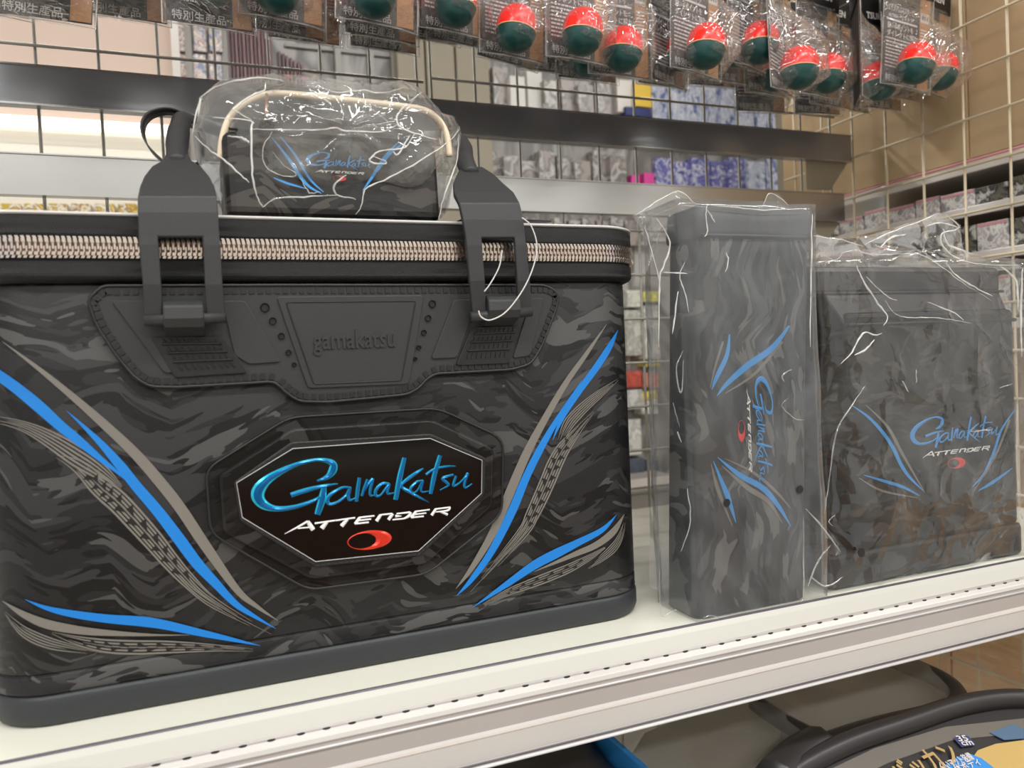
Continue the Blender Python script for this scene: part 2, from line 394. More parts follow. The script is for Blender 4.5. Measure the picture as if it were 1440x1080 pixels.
# ------------------------------------------------------------------ the big bag
XL, XR, YF, YB, RC = -.118, .285, .4655, .735, .035
def rrpath(xl, xr, y0, y1, r, n=8, closed=True):
    pts = []
    for (cx, cy, a0) in ((xl + r, y0 + r, PI), (xr - r, y0 + r, 1.5 * PI), (xr - r, y1 - r, 0), (xl + r, y1 - r, .5 * PI)):
        for k in range(n + 1):
            a = a0 + .5 * PI * k / n
            pts.append((cx + r * math.cos(a), cy + r * math.sin(a)))
    return pts
def loft(name, levels, mat, parent, smooth=True, cap=True, n=8, shape=rrpath):
    """levels = (inset, z): rounded rectangles stacked up"""
    V = []; F = []; m = None
    for (ins, z) in levels:
        pts = shape(XL + ins, XR - ins, YF + ins, YB - ins, max(RC - ins, .004), n)
        m = len(pts)
        V += [(x, y, z) for x, y in pts]
    for i in range(len(levels) - 1):
        for k in range(m):
            F.append((i * m + k, i * m + (k + 1) % m, (i + 1) * m + (k + 1) % m, (i + 1) * m + k))
    if cap:
        F.append(tuple(range(m))[::-1]); F.append(tuple((len(levels) - 1) * m + k for k in range(m)))
    o = mesh(name, V, F, mat, parent, smooth)
    if smooth:
        e = o.modifiers.new('bevel', 'BEVEL'); e.width = .0004; e.segments = 1; e.limit_method = 'ANGLE'; e.angle_limit = .6
    return o
bag = thing('tackle_bag', 'large black camo box bag with blue stripes and an octagonal logo badge', 'bag', (.0835, .60, 0))
loft('base', [(.004, 0.0004), (.0015, .001), (0, .0035), (-.0008, .006), (-.0008, .015), (0, .0165), (.001, .0172)], M['basemat'], bag)
loft('body', [(.0008, .0172), (0, .0185), (-.0003, .0195), (0, .0205), (0, .0275), (.0012, .0279), (.0012, .0287), (0, .0291), (0, .12), (0, .2325), (.0008, .2345)], M['camo'], bag)
def herring(name):
    m, nt, b = newmat(name); N = nt.nodes.new; L = nt.links.new
    b.inputs['Base Color'].default_value = lin((20, 20, 22)); b.inputs['Roughness'].default_value = .5
    tc = N('ShaderNodeTexCoord'); sx = N('ShaderNodeSeparateXYZ'); L(tc.outputs['Object'], sx.inputs[0])
    pp = N('ShaderNodeMath'); pp.operation = 'PINGPONG'; pp.inputs[1].default_value = .0026; L(sx.outputs['Z'], pp.inputs[0])
    a = N('ShaderNodeMath'); a.operation = 'MULTIPLY_ADD'; a.inputs[1].default_value = 1.6; L(pp.outputs[0], a.inputs[0]); L(sx.outputs['X'], a.inputs[2])
    s = N('ShaderNodeMath'); s.operation = 'MULTIPLY'; s.inputs[1].default_value = 4200.; L(a.outputs[0], s.inputs[0])
    w = N('ShaderNodeMath'); w.operation = 'SINE'; L(s.outputs[0], w.inputs[0])
    bp = N('ShaderNodeBump'); bp.inputs['Strength'].default_value = .7; bp.inputs['Distance'].default_value = .0004; L(w.outputs[0], bp.inputs['Height']); L(bp.outputs[0], b.inputs['Normal'])
    cr = N('ShaderNodeValToRGB'); cr.color_ramp.elements[0].color = lin((12, 12, 13)); cr.color_ramp.elements[1].color = lin((40, 41, 44))
    mr = N('ShaderNodeMapRange'); mr.inputs[1].default_value = -1; mr.inputs[2].default_value = 1; L(w.outputs[0], mr.inputs[0]); L(mr.outputs[0], cr.inputs[0]); L(cr.outputs[0], b.inputs['Base Color'])
    return m
M['herring'] = herring('herringbone_tape')
loft('zip_tape', [(-.001, .2345), (-.0045, .2362), (-.0062, .2378), (-.0062, .2450), (-.005, .2465), (-.005, .2585), (-.0066, .2598), (-.0066, .2680), (-.0058, .2695)], M['herring'], bag)
loft('lid', [(-.0048, .2690), (-.0048, .2712), (.004, .2716), (.05, .2719), (.10, .2720)], M['black'], bag)
loft('lid_rim', [(-.0045, .2694), (-.0066, .2698), (-.0072, .2706), (-.0066, .2714), (-.004, .2716)], M['rim'], bag, cap=False)
# zipper teeth round the front
path = rrpath(XL - .0056, XR + .0056, YF - .0056, YB, RC + .0056, 16)
path = [(path[0][0], YB - .02)] + path[:34] + [(path[33][0], YB - .02)]
path = [Vector((a, b, 0)) for a, b in path]
def walk(path, step):
    out = []; d = 0.0
    for a, b in zip(path, path[1:]):
        L = (b - a).length
        if L < 1e-7: continue
        t = (b - a) / L
        while d < L:
            out.append((a + t * d, t)); d += step
        d -= L
    return out
mb = MB(); core = MB()
zc = .2526
for (p, t) in walk(path, .0026):
    nrm = Vector((t.y, -t.x, 0))
    def q(u, v, w): return p + t * u + nrm * w + Vector((0, 0, v))
    def blk(u0, u1, v0, v1, w0, w1, sk=0.):
        V = [q(u0, v0, w0), q(u1, v0, w0), q(u1 + sk, v1, w0), q(u0 + sk, v1, w0), q(u0, v0, w1), q(u1, v0, w1), q(u1 + sk, v1, w1), q(u0 + sk, v1, w1)]
        mb.add(V, [(0, 3, 2, 1), (4, 5, 6, 7), (0, 1, 5, 4), (1, 2, 6, 5), (2, 3, 7, 6), (3, 0, 4, 7)])
    z = zc
    blk(-.0009, .0009, z + .0024, z + .0042, 0, .0022, -.0003); blk(-.0009, .0007, z + .0042, z + .0058, 0, .0014, -.0006)
    blk(-.0006, .0004, z - .0009, z + .0024, 0, .0013)
    blk(-.0009, .0009, z - .0042, z - .0024, 0, .0022, .0003); blk(-.0007, .0009, z - .0056, z - .0042, 0, .0014, .0006)
    blk(.0006, .0014, z - .0024, z + .0006, 0, .0011)
zt = mb.build('zipper_teeth', M['zip'], bag); zt['kind'] = 'stuff'
V = []; F = []
for p in path:
    V += [p + Vector((0, 0, zc - .0032)), p + Vector((0, 0, zc + .0032))]
F = [(2 * i, 2 * i + 1, 2 * i + 3, 2 * i + 2) for i in range(len(path) - 1)]
c = mesh('zipper_core', V, F, M['zipcore'], bag); solid(c, .0006, 0)

# projection of print outlines on the bag's front skin
def on_bag(px, py, off=0.0004):
    r = ROT @ Vector((px - 720.0, -(py - 540.0), -FPX)); yf = YF - off
    p = EYE + r * (yf / r.y)
    for cx, sgn in ((XR - RC, 1), (XL + RC, -1)):
        if (p.x - cx) * sgn > 0:
            R = RC + off; cy = YF + RC
            # |(s*rx - cx, s*ry - cy)| = R
            a = r.x ** 2 + r.y ** 2; b = -2 * (r.x * cx + r.y * cy); c_ = cx ** 2 + cy ** 2 - R * R
            D = max(b * b - 4 * a * c_, 0); s = (-b - math.sqrt(D)) / (2 * a); p = EYE + r * s
    return p
LAY = [0]
def skin_strip(pts, wid, name, mat, parent, off=.0004, n=8, proj=on_bag, thick=.0003):
    """pts: centre line in the photo's frame, wid: full widths; a thin raised print on the skin"""
    LAY[0] = (LAY[0] + 1) % 6; off = off + LAY[0] * .00003
    c = crom([(a, b, w) for (a, b), w in zip(pts, wid)], n)
    V = []; F = []
    for i, p in enumerate(c):
        a = c[max(i - 1, 0)]; b = c[min(i + 1, len(c) - 1)]
        t = Vector((b.x - a.x, b.y - a.y)).normalized(); nn = Vector((-t.y, t.x)); w = max(p.z, .25) / 2
        L_, R_ = (p.x + nn.x * w, p.y + nn.y * w), (p.x - nn.x * w, p.y - nn.y * w)
        V += [proj(*L_, off), proj(*R_, off)]
    F = [(2 * i, 2 * i + 1, 2 * i + 3, 2 * i + 2) for i in range(len(c) - 1)]
    o = mesh(name, V, F, mat, parent)
    return o
def strips_join(lst, name, mat, parent, off=.0004, proj=on_bag):
    mb = MB()
    for pts, wid in lst:
        o = skin_strip(pts, wid, 'x', mat, None, off, 8, proj)
        mb.add([v.co.copy() for v in o.data.vertices], [tuple(p.vertices) for p in o.data.polygons])
        me = o.data; bpy.data.objects.remove(o); bpy.data.meshes.remove(me)
    return mb.build(name, mat, parent)
ST = 'stripe'
# left group
skin_strip([(-14, 520), (0, 529), (26, 548), (55, 572), (85, 599), (111, 620), (141, 645), (160, 660), (179, 677)], [15, 15, 16, 17, 15, 13, 8, 5, .5], ST, M['blue'], bag)
skin_strip([(94, 578), (119, 601), (145, 627), (170, 656), (192, 684), (222, 719), (251, 757), (277, 792), (302, 819), (331, 849), (360, 868), (388, 884)], [.5, 5, 10, 14, 15, 16, 17, 16, 13, 9, 5, .5], ST, M['blue'], bag)
skin_strip([(3, 480), (55, 519), (106, 561), (149, 599), (192, 640), (230, 684), (256, 718), (290, 769), (333, 829), (360, 852), (391, 873)], [.5, 6, 10, 13, 15, 16, 16, 15, 10, 6, .5], ST, M['greyst'], bag)
skin_strip([(35, 843), (65, 855), (100, 863), (150, 870), (200, 874), (233, 879), (283, 890), (325, 899), (366, 908)], [.5, 6, 10, 12, 14, 13, 10, 6, .5], ST, M['blue'], bag)
skin_strip([(3, 845), (33, 864), (67, 878), (117, 887), (167, 891), (217, 893), (267, 893)], [.5, 9, 13, 11, 7, 3, .5], ST, M['greyst'], bag)
# the feathered bundles
def bundle(cl, wid, k, seed, mat, name='stripe_bundle', gaps=.34, tri=None):
    """k thin lines side by side following cl, each running over its own part of the length"""
    rnd = random.Random(seed); lst = []
    c = crom([(a, b, w) for (a, b), w in zip(cl, wid)], 5); n = len(c)
    for j in range(k):
        i0 = int(rnd.uniform(0, .25) * n) if j not in (0, k - 1) else 0
        i1 = n - int(rnd.uniform(0, .12) * n)
        pts = []; ws = []
        for i in range(i0, i1, 3):
            a = c[max(i - 1, 0)]; b = c[min(i + 1, n - 1)]; t = Vector((b.x - a.x, b.y - a.y)).normalized(); nn = Vector((-t.y, t.x))
            f = (j / (k - 1) - .5)
            pts.append((c[i].x + nn.x * c[i].z * f, c[i].y + nn.y * c[i].z * f)); ws.append(max(.6, c[i].z / k * (1 - gaps)))
        ws[0] = .4; ws[-1] = .4
        if len(pts) > 2: lst.append((pts, ws))
    o = strips_join(lst, name, mat, bag)
    if tri:
        a0, a1, wd = tri; mb = MB(); m_ = [c[i] for i in range(int(a0 * n), int(a1 * n), 1)]
        for i, p in enumerate(m_[:-1]):
            q_ = m_[i + 1]; t = Vector((q_.x - p.x, q_.y - p.y)); nn = Vector((-t.y, t.x)).normalized()
            if i % 2: continue
            q_ = m_[min(i + 2, len(m_) - 1)]; t = Vector((q_.x - p.x, q_.y - p.y)); nn = Vector((-t.y, t.x)).normalized()
            for sgn, sh_ in ((1, .0), (-1, .5)):
                e = p + (q_ - p) * sh_; w = wd * e.z
                A = (e.x + nn.x * w * .1 * sgn, e.y + nn.y * w * .1 * sgn); Bp = (A[0] + t.x * .62, A[1] + t.y * .62); Cc = (A[0] + t.x * .05 + nn.x * w * sgn, A[1] + t.y * .05 + nn.y * w * sgn)
                mb.add([on_bag(A[0], A[1], .0008), on_bag(Bp[0], Bp[1], .0008), on_bag(Cc[0], Cc[1], .0008)], [(0, 1, 2)])
        mb.build('arrowhead_print', M['patch_dark'], bag)
    return o
bundle([(-8, 590), (26, 597), (64, 614), (106, 640), (140, 662), (175, 690)], [9, 12, 20, 27, 22, 3], 6, 3, M['greyst'])
bundle([(79, 642), (111, 656), (141, 685), (168, 708), (213, 757), (247, 797), (298, 846), (382, 892)], [3, 18, 27, 29, 27, 22, 14, 3], 7, 5, M['greyst'], gaps=.26, tri=(.22, .8, .40))
bundle([(7, 861), (27, 883), (50, 897), (83, 908), (143, 919)], [2, 11, 15, 13, 3], 5, 8, M['greyst'])
bundle([(73, 890), (117, 903), (167, 910), (233, 910), (300, 911), (365, 915)], [2, 13, 18, 16, 9, 2], 5, 9, M['greyst'], gaps=.26, tri=(.2, .85, .38))
# right group
skin_strip([(869, 464), (857, 488), (839, 516), (815, 549), (793, 583), (777, 619)], [.5, 8, 9.5, 9, 7, .5], ST, M['blue'], bag)
skin_strip([(818, 535), (799, 566), (777, 601), (759, 633), (740, 671), (720, 719), (692, 774), (664, 814), (642, 838)], [.5, 5, 8, 10, 11, 12, 10, 7, .5], ST, M['blue'], bag)
skin_strip([(853, 456), (823, 500), (795, 540), (763, 595), (740, 639), (716, 695), (692, 751), (664, 798), (641, 828)], [.5, 6, 8, 10, 12, 13, 11, 7, .5], ST, M['greyst'], bag)
skin_strip([(867, 724), (847, 745), (811, 764), (779, 780), (751, 795), (712, 822), (665, 854)], [.5, 7, 10, 13, 12, 8, .5], ST, M['blue'], bag)
skin_strip([(878, 723), (863, 747), (839, 766), (807, 780), (751, 804)], [.5, 9, 9, 7, .5], ST, M['greyst'], bag)
bundle([(869, 534), (847, 551), (823, 571), (799, 597), (783, 632)], [2, 9, 13, 14, 3], 6, 11, M['greyst'])
bundle([(835, 579), (811, 607), (787, 639), (771, 675), (751, 719), (728, 758), (650, 845)], [2, 10, 19, 20, 18, 13, 2], 7, 12, M['greyst'], gaps=.26, tri=(.25, .8, .4))
bundle([(878, 735), (871, 758), (855, 778), (827, 799)], [2, 8, 10, 2], 5, 14, M['greyst'])
bundle([(851, 770), (811, 794), (759, 816), (712, 834), (665, 859)], [2, 10, 12, 8, 2], 5, 15, M['greyst'], gaps=.26, tri=(.2, .8, .38))

# raised moulding polygons
def plate(name, pts, y0, y1, mat, parent, bv=.0012, seg=2, holes=None):
    """pts photo outline on the bag front, extruded from y1 (back) to y0 (front)"""
    W_ = [P(a, b, YF) for a, b in pts]; n = len(W_)
    V = [(p.x, y0, p.z) for p in W_] + [(p.x, y1, p.z) for p in W_]
    F = [tuple(range(n)), tuple(range(n, 2 * n))[::-1]] + [(i, (i + 1) % n, n + (i + 1) % n, n + i) for i in range(n)]
    o = mesh(name, V, F, mat, parent)
    if bv: bevel(o, bv, seg, 25)
    return o
def round_poly(pts, r, n=4):
    out = []
    m = len(pts)
    for i in range(m):
        a = Vector(pts[i - 1]); b = Vector(pts[i]); c = Vector(pts[(i + 1) % m])
        u = (a - b); v = (c - b); rr = min(r, u.length * .45, v.length * .45)
        p = b + u.normalized() * rr; q = b + v.normalized() * rr
        for k in range(n + 1):
            t = k / n; out.append(tuple((1 - t) ** 2 * p + 2 * t * (1 - t) * b + t * t * q))
    return out
def outline(name, pts, y, r, mat, parent, closed=True):
    W_ = [Vector((P(a, b, YF).x, y, P(a, b, YF).z)) for a, b in pts]
    return MB().tube(W_, r, 6, closed).build(name, mat, parent, True)
def shrink(pts, f, c=None):
    c = c or (sum(p[0] for p in pts) / len(pts), sum(p[1] for p in pts) / len(pts))
    return [(c[0] + (x - c[0]) * f, c[1] + (y - c[1]) * f) for x, y in pts]
# octagonal badge
O8 = lambda L: [(260 + a / 3., 550 + b / 3.) for a, b in L]
oA = O8([(80, 325), (435, 105), (1065, 66), (1345, 195), (1340, 520), (1022, 772), (515, 840), (100, 600)])
oB = O8([(142, 348), (450, 153), (1035, 116), (1292, 238), (1288, 480), (1010, 722), (530, 787), (160, 590)])
oC = O8([(205, 378), (443, 212), (1025, 177), (1255, 278), (1248, 432), (982, 684), (545, 732), (232, 540)])
oD = O8([(216, 380), (450, 238), (1022, 196), (1238, 287), (1236, 424), (973, 664), (545, 708), (240, 524)])
bd = plate('badge_frame', round_poly(oA, 18), YF - .0025, YF + .001, M['frame'], bag, .0016, 3)
outline('badge_piping', round_poly(shrink(oA, .985), 18), YF - .0027, .0007, M['black'], bd)
plate('badge_step', round_poly(oB, 8), YF - .0058, YF - .001, M['frame'], bd, .0018, 3)
plate('badge_collar', round_poly(oC, 4), YF - .0066, YF - .004, M['black'], bd, .0005)
bp_ = plate('badge_panel', oD, YF - .0071, YF - .005, M['gloss'], bd, .0003)
outline('panel_edge', oD, YF - .0071, .0002, M['rim'], bd)
# stitches of the badge
c8 = shrink(oC, .975); mbs = MB()
wp = [Vector((P(a, b, YF).x, YF - .0068, P(a, b, YF).z)) for a, b in c8 + [c8[0]]]
for (p, t) in walk(wp, .0034):
    mbs.tube([p, p + t * .0022], .00034, 5)
st = mbs.build('stitching', M['strap'], bd); st['kind'] = 'stuff'
# ---- logo strokes (world units on the badge plane, centred, width 1)
LG = lambda x, y: (340 + x / 4.235, 610 + y / 4.235)
GAMA = [
    ([(440, 272), (500, 248), (532, 205), (525, 165), (440, 148), (310, 178), (160, 255), (92, 335), (112, 400), (190, 434), (300, 426), (400, 395), (455, 365)],
     [8, 24, 38, 28, 15, 20, 38, 56, 44, 26, 20, 16, 10]),
    ([(285, 355), (370, 328), (470, 303), (560, 289)], [22, 22, 16, 5]),
    ([(480, 300), (468, 380), (440, 468)], [22, 34, 26]),
    ([(632, 312), (585, 312), (520, 350), (498, 385), (515, 408), (560, 395), (610, 355), (632, 312), (622, 360), (632, 385), (662, 372)], [10, 12, 16, 18, 14, 12, 12, 14, 16, 12, 6]),
    ([(688, 252), (678, 320), (670, 392)], [16, 18, 16]),
    ([(735, 262), (718, 310), (702, 360)], [12, 14, 12]),
    ([(712, 340), (740, 290), (766, 262), (752, 320), (752, 355), (775, 358)], [6, 12, 14, 14, 12, 5]),
    ([(862, 290), (822, 288), (785, 325), (785, 358), (815, 352), (862, 290), (852, 335), (862, 348), (890, 342)], [12, 14, 16, 14, 10, 12, 14, 10, 5]),
    ([(952, 135), (925, 250), (900, 382)], [20, 26, 22]),
    ([(1062, 200), (1000, 240), (935, 298), (985, 338), (1095, 398)], [8, 18, 14, 16, 4]),
    ([(1062, 272), (1025, 278), (988, 318), (1000, 345), (1030, 325), (1060, 270), (1050, 320), (1058, 338), (1092, 332)], [10, 12, 14, 12, 8, 12, 12, 9, 4]),
    ([(1162, 122), (1128, 240), (1106, 348)], [20, 24, 18]),
    ([(1078, 235), (1125, 205), (1190, 188), (1252, 186)], [12, 12, 10, 6]),
    ([(1240, 236), (1178, 256), (1200, 282), (1212, 298), (1160, 326)], [10, 14, 14, 10, 4]),
    ([(1256, 242), (1240, 298), (1268, 290), (1305, 255), (1325, 228), (1306, 285), (1312, 312), (1350, 288)], [12, 14, 9, 10, 14, 14, 11, 4]),
]
ATT = [
    ([(248, 582), (320, 545), (385, 508)], [2, 9, 10]), ([(384, 508), (400, 535), (416, 558)], [14, 20, 20]), ([(325, 550), (405, 543)], [7, 7]),
    ([(425, 521), (545, 504)], [9, 8]), ([(498, 512), (466, 550)], [14, 22]),
    ([(548, 504), (662, 488)], [8, 8]), ([(618, 496), (582, 537)], [14, 20]),
    ([(685, 487), (775, 477)], [8, 8]), ([(690, 488), (662, 524)], [15, 15]), ([(678, 505), (755, 496)], [8, 8]), ([(660, 524), (742, 515)], [9, 8]),
    ([(812, 472), (788, 508)], [15, 17]), ([(806, 472), (880, 464)], [8, 9]), ([(884, 464), (858, 500)], [15, 16]),
    ([(905, 465), (985, 456)], [7, 9]), ([(990, 455), (978, 478), (950, 493)], [13, 15, 8]), ([(955, 493), (882, 500)], [8, 7]), ([(898, 479), (935, 478)], [15, 2]),
    ([(1015, 452), (1100, 441)], [8, 7]), ([(1020, 452), (992, 488)], [14, 15]), ([(1010, 469), (1080, 461)], [7, 7]), ([(990, 488), (1065, 480)], [8, 8]),
    ([(1130, 438), (1222, 427)], [8, 8]), ([(1136, 438), (1112, 474)], [13, 15]), ([(1220, 428), (1205, 446), (1135, 455)], [12, 10, 6]), ([(1165, 452), (1205, 470)], [12, 12]),
]
def unit(strokes):
    out = []
    for pts, w in strokes:
        c = crom([(a, b, ww) for (a, b), ww in zip(pts, w)], 6)
        q = []
        for v in c:
            p = P(*LG(v.x, v.y), YF); q.append(Vector((p.x, p.z, v.z / 4.235 * .00043)))
        out.append(q)
    return out
UG, UA = unit(GAMA), unit(ATT)
c0 = P(*LG(700, 370), YF); CX, CZ = c0.x, c0.z
ringO = []; ringI = []
for k in range(40):
    a = 2 * PI * k / 40
    x, y = 132 * math.cos(a), 56 * math.sin(a); x2, y2 = 82 * math.cos(a), 44 * math.sin(a)
    th = -.12
    p = P(*LG(746 + x * math.cos(th) - y * math.sin(th), 619 + x * math.sin(th) + y * math.cos(th)), YF); ringO.append((p.x, p.z))
    p = P(*LG(704 + x2 * math.cos(th) - y2 * math.sin(th), 624 + x2 * math.sin(th) + y2 * math.cos(th)), YF); ringI.append((p.x, p.z))
def logo(parent, mats, T, h=.0004, ridge=True, wk=1.0):
    """T maps (u, v, height) - metres on the badge, centred - to a place on the thing"""
    def strokes(U, name, mat, hh):
        mb = MB()
        for c in U:
            V = []; n = len(c)
            for i, p in enumerate(c):
                a = c[max(i - 1, 0)]; b = c[min(i + 1, n - 1)]; t = Vector((b.x - a.x, b.y - a.y)).normalized(); nn = Vector((-t.y, t.x)); w = max(p.z, .0001) * .5 * wk
                u, v = p.x - CX, p.y - CZ
                V += [T(u + nn.x * w, v + nn.y * w, 0), T(u + nn.x * w * .62, v + nn.y * w * .62, hh), T(u, v, hh * (1.5 if ridge else 1)), T(u - nn.x * w * .62, v - nn.y * w * .62, hh), T(u - nn.x * w, v - nn.y * w, 0)]
            F = [(5 * i + k, 5 * i + k + 1, 5 * i + k + 6, 5 * i + k + 5) for i in range(n - 1) for k in range(4)]
            F += [(0, 1, 2, 3, 4), tuple(5 * (n - 1) + k for k in (4, 3, 2, 1, 0))]
            mb.add(V, F)
        if ridge and name == 'script_lettering':
            fm_ = [(1 if (len(f) == 4 and (min(f) % 5) in (1, 2)) else 0) for f in mb.F]
            return mesh(name, mb.V, mb.F, None, parent, mats=[mat, M['deepblue']], fm=fm_)
        return mb.build(name, mat, parent)
    strokes(UG, 'script_lettering', mats[0], h)
    strokes(UA, 'lettering', mats[1], h * .6)
    n = 40; V = []
    for (a, b), (c, d) in zip(ringO, ringI):
        for f, hh in ((0, 0), (.25, h), (.75, h * (1.2 if ridge else 1)), (1, 0)):
            V.append(T(a + (c - a) * f - CX, b + (d - b) * f - CZ, hh))
    F = [(4 * i + k, 4 * i + k + 1, 4 * ((i + 1) % n) + k + 1, 4 * ((i + 1) % n) + k) for i in range(n) for k in range(3)]
    mesh('ring_emblem', V, F, mats[2], parent)
logo(bd, (M['cyan'], M['white'], M['red']), lambda u, v, h: (CX + u, YF - .0072 - h, CZ + v), .0008, True, 1.28)

# handle patch
pL = [(142, 402), (121, 422), (134, 458), (160, 498), (186, 530), (208, 544), (246, 545), (385, 537), (400, 552), (419, 565), (460, 566), (535, 559), (573, 555), (590, 545), (600, 533), (612, 526), (720, 520), (747, 512), (762, 488), (784, 430), (785, 412), (768, 401), (600, 401), (400, 401)]
hp = plate('handle_patch', round_poly(pL, 9, 3), YF - .0030, YF + .001, M['patch'], bag, .0013, 3)
outline('patch_lip', round_poly(shrink(pL, .99, (455, 478)), 9, 3), YF - .0033, .0009, M['black'], hp)
# ribbed border: ticks between outline and an inner line
inn = []
cpx = pL
W_ = [Vector((P(a, b, YF).x, 0, P(a, b, YF).z)) for a, b in round_poly(pL, 9, 3)]
W_.append(W_[0])
mbr = MB(); mbg = MB()
area_s = sum(a.x * b.z - b.x * a.z for a, b in zip(W_, W_[1:]))
sg = 1 if area_s > 0 else -1
for (p, t) in walk(W_, .0046):
    nn = Vector((-t.z, 0, t.x)) * sg
    a = p + nn * .0018; b = p + nn * .0052
    V = []
    for yy in (YF - .0028, YF - .00365):
        for q_, s_ in ((a, -1), (a, 1), (b, 1), (b, -1)):
            V.append(Vector((q_.x + t.x * s_ * .0015, yy, q_.z + t.z * s_ * .0015)))
    mbr.add(V, [(0, 1, 2, 3), (4, 5, 6, 7), (0, 1, 5, 4), (1, 2, 6, 5), (2, 3, 7, 6), (3, 0, 4, 7)])
rb = mbr.build('border_ribs', M['black'], hp); rb['kind'] = 'stuff'
# centre plate, side panels
ctr = [(401, 426), (582, 424), (562, 535), (440, 540)]
plate('centre_plate', round_poly([(388, 418), (594, 416), (573, 540), (432, 546)], 6), YF - .0042, YF - .002, M['patch'], hp, .0012)
outline('centre_plate_edge', round_poly(ctr, 4), YF - .0042, .0005, M['patch_dark'], hp)
plate('side_panel', round_poly([(158, 424), (206, 424), (286, 527), (248, 524), (232, 524)], 4), YF - .0043, YF - .002, M['patch'], hp, .0012)
plate('side_panel', round_poly([(312, 424), (344, 424), (394, 509), (350, 512), (330, 500)], 5), YF - .0043, YF - .002, M['patch'], hp, .0012)
plate('side_panel', round_poly([(636, 422), (668, 422), (640, 503), (604, 505)], 5), YF - .0043, YF - .002, M['patch'], hp, .0012)
plate('side_panel', round_poly([(744, 420), (762, 420), (742, 500), (718, 504)], 4), YF - .0043, YF - .002, M['patch'], hp, .0012)
for side, D in (('l', [(372, 433, 6), (383, 452, 5), (395, 473, 4.4), (405, 496, 3.8), (413, 513, 3)]), ('r', [(606, 428, 5.4), (600, 448, 4.6), (594, 468, 4), (587, 489, 3.4), (582, 505, 2.8)])):
    for (a, b, r_) in D:
        p = P(a, b, YF); rr = r_ * .00040
        mb = MB(); n = 14
        V = [(p.x + math.cos(2 * PI * k / n) * rr, YF - .0044, p.z + math.sin(2 * PI * k / n) * rr) for k in range(n)] + [(p.x + math.cos(2 * PI * k / n) * rr * .8, YF - .0032, p.z + math.sin(2 * PI * k / n) * rr * .8) for k in range(n)]
        V += [(p.x + math.cos(2 * PI * k / n) * rr * 1.12, YF - .003, p.z + math.sin(2 * PI * k / n) * rr * 1.12) for k in range(n)]
        F = [tuple(range(n, 2 * n))] + [(k, (k + 1) % n, n + (k + 1) % n, n + k) for k in range(n)] + [(k, (k + 1) % n, 2 * n + (k + 1) % n, 2 * n + k) for k in range(n)]
        mesh('dimple', V, F, M['patch_dark'], hp)
# embossed word
def text_mesh(txt, size=1.0, offset=0., extrude=0., bevel_=0., res=3):
    cu = bpy.data.curves.new('t', 'FONT'); cu.body = txt; cu.size = size; cu.offset = offset; cu.extrude = extrude; cu.bevel_depth = bevel_; cu.resolution_u = res
    cu.align_x = 'CENTER'; cu.align_y = 'CENTER'
    o = bpy.data.objects.new('t', cu); COL.objects.link(o)
    dg = bpy.context.evaluated_depsgraph_get(); dg.update()
    me = o.evaluated_get(dg).to_mesh()
    V = [v.co.copy() for v in me.vertices]; F = [tuple(p.vertices) for p in me.polygons]
    o.evaluated_get(dg).to_mesh_clear(); bpy.data.objects.remove(o); bpy.data.curves.remove(cu)
    xs = [v.x for v in V]; ys = [v.y for v in V]
    cx, cy = (min(xs) + max(xs)) / 2, (min(ys) + max(ys)) / 2
    return [Vector((v.x - cx, v.y - cy, v.z)) for v in V], F, max(xs) - min(xs), max(ys) - min(ys)
def text_on(txt, name, mat, parent, T, width, height, thick=.0002, offset=0., local=False):
    V, F, w, h = text_mesh(txt, 1, offset, .5, 0, 2)
    return mesh(name, [T(v.x / w * width, v.y / h * height, (v.z + .5) * thick) for v in V], F, mat, parent, local=local)
pc = P(497, 481, YF); k0 = P(440, 481, YF); k1 = P(555, 481, YF)
wd = (k1.x - k0.x)
text_on('gamakatsu', 'embossed_word', M['patch'], hp, lambda u, v, h: (pc.x + u, YF - .0042 - h, pc.z + v), wd, .0150, .0009, .012)
# treads
def tread(c4, name='tread_pad'):
    o = plate(name, round_poly(c4, 5), YF - .0048, YF - .002, M['patch_dark'], hp, .001)
    mb = MB(); A, B, C_, D = [Vector((P(a, b, YF).x, 0, P(a, b, YF).z)) for a, b in c4]
    def q(u, v):
        return (A * (1 - u) + B * u) * (1 - v) + (D * (1 - u) + C_ * u) * v
    for v in (.18, .40, .62):
        a, b = q(.1, v), q(.92, v); mb.tube([(a.x, YF - .0052, a.z), (b.x, YF - .0052, b.z)], .00075, 6)
    for v0 in (.06, .26, .48, .70):
        for k in range(9):
            u = .14 + k * .09; a, b = q(u, v0), q(u + .015, v0 + .13)
            mb.tube([(a.x, YF - .005, a.z), (b.x, YF - .005, b.z)], .0006, 5)
    g = mb.build('tread_grip', M['black'], o); g['kind'] = 'stuff'
tread([(212, 474), (314, 474), (348, 524), (247, 531)]); tread([(660, 461), (729, 458), (712, 511), (638, 514)])
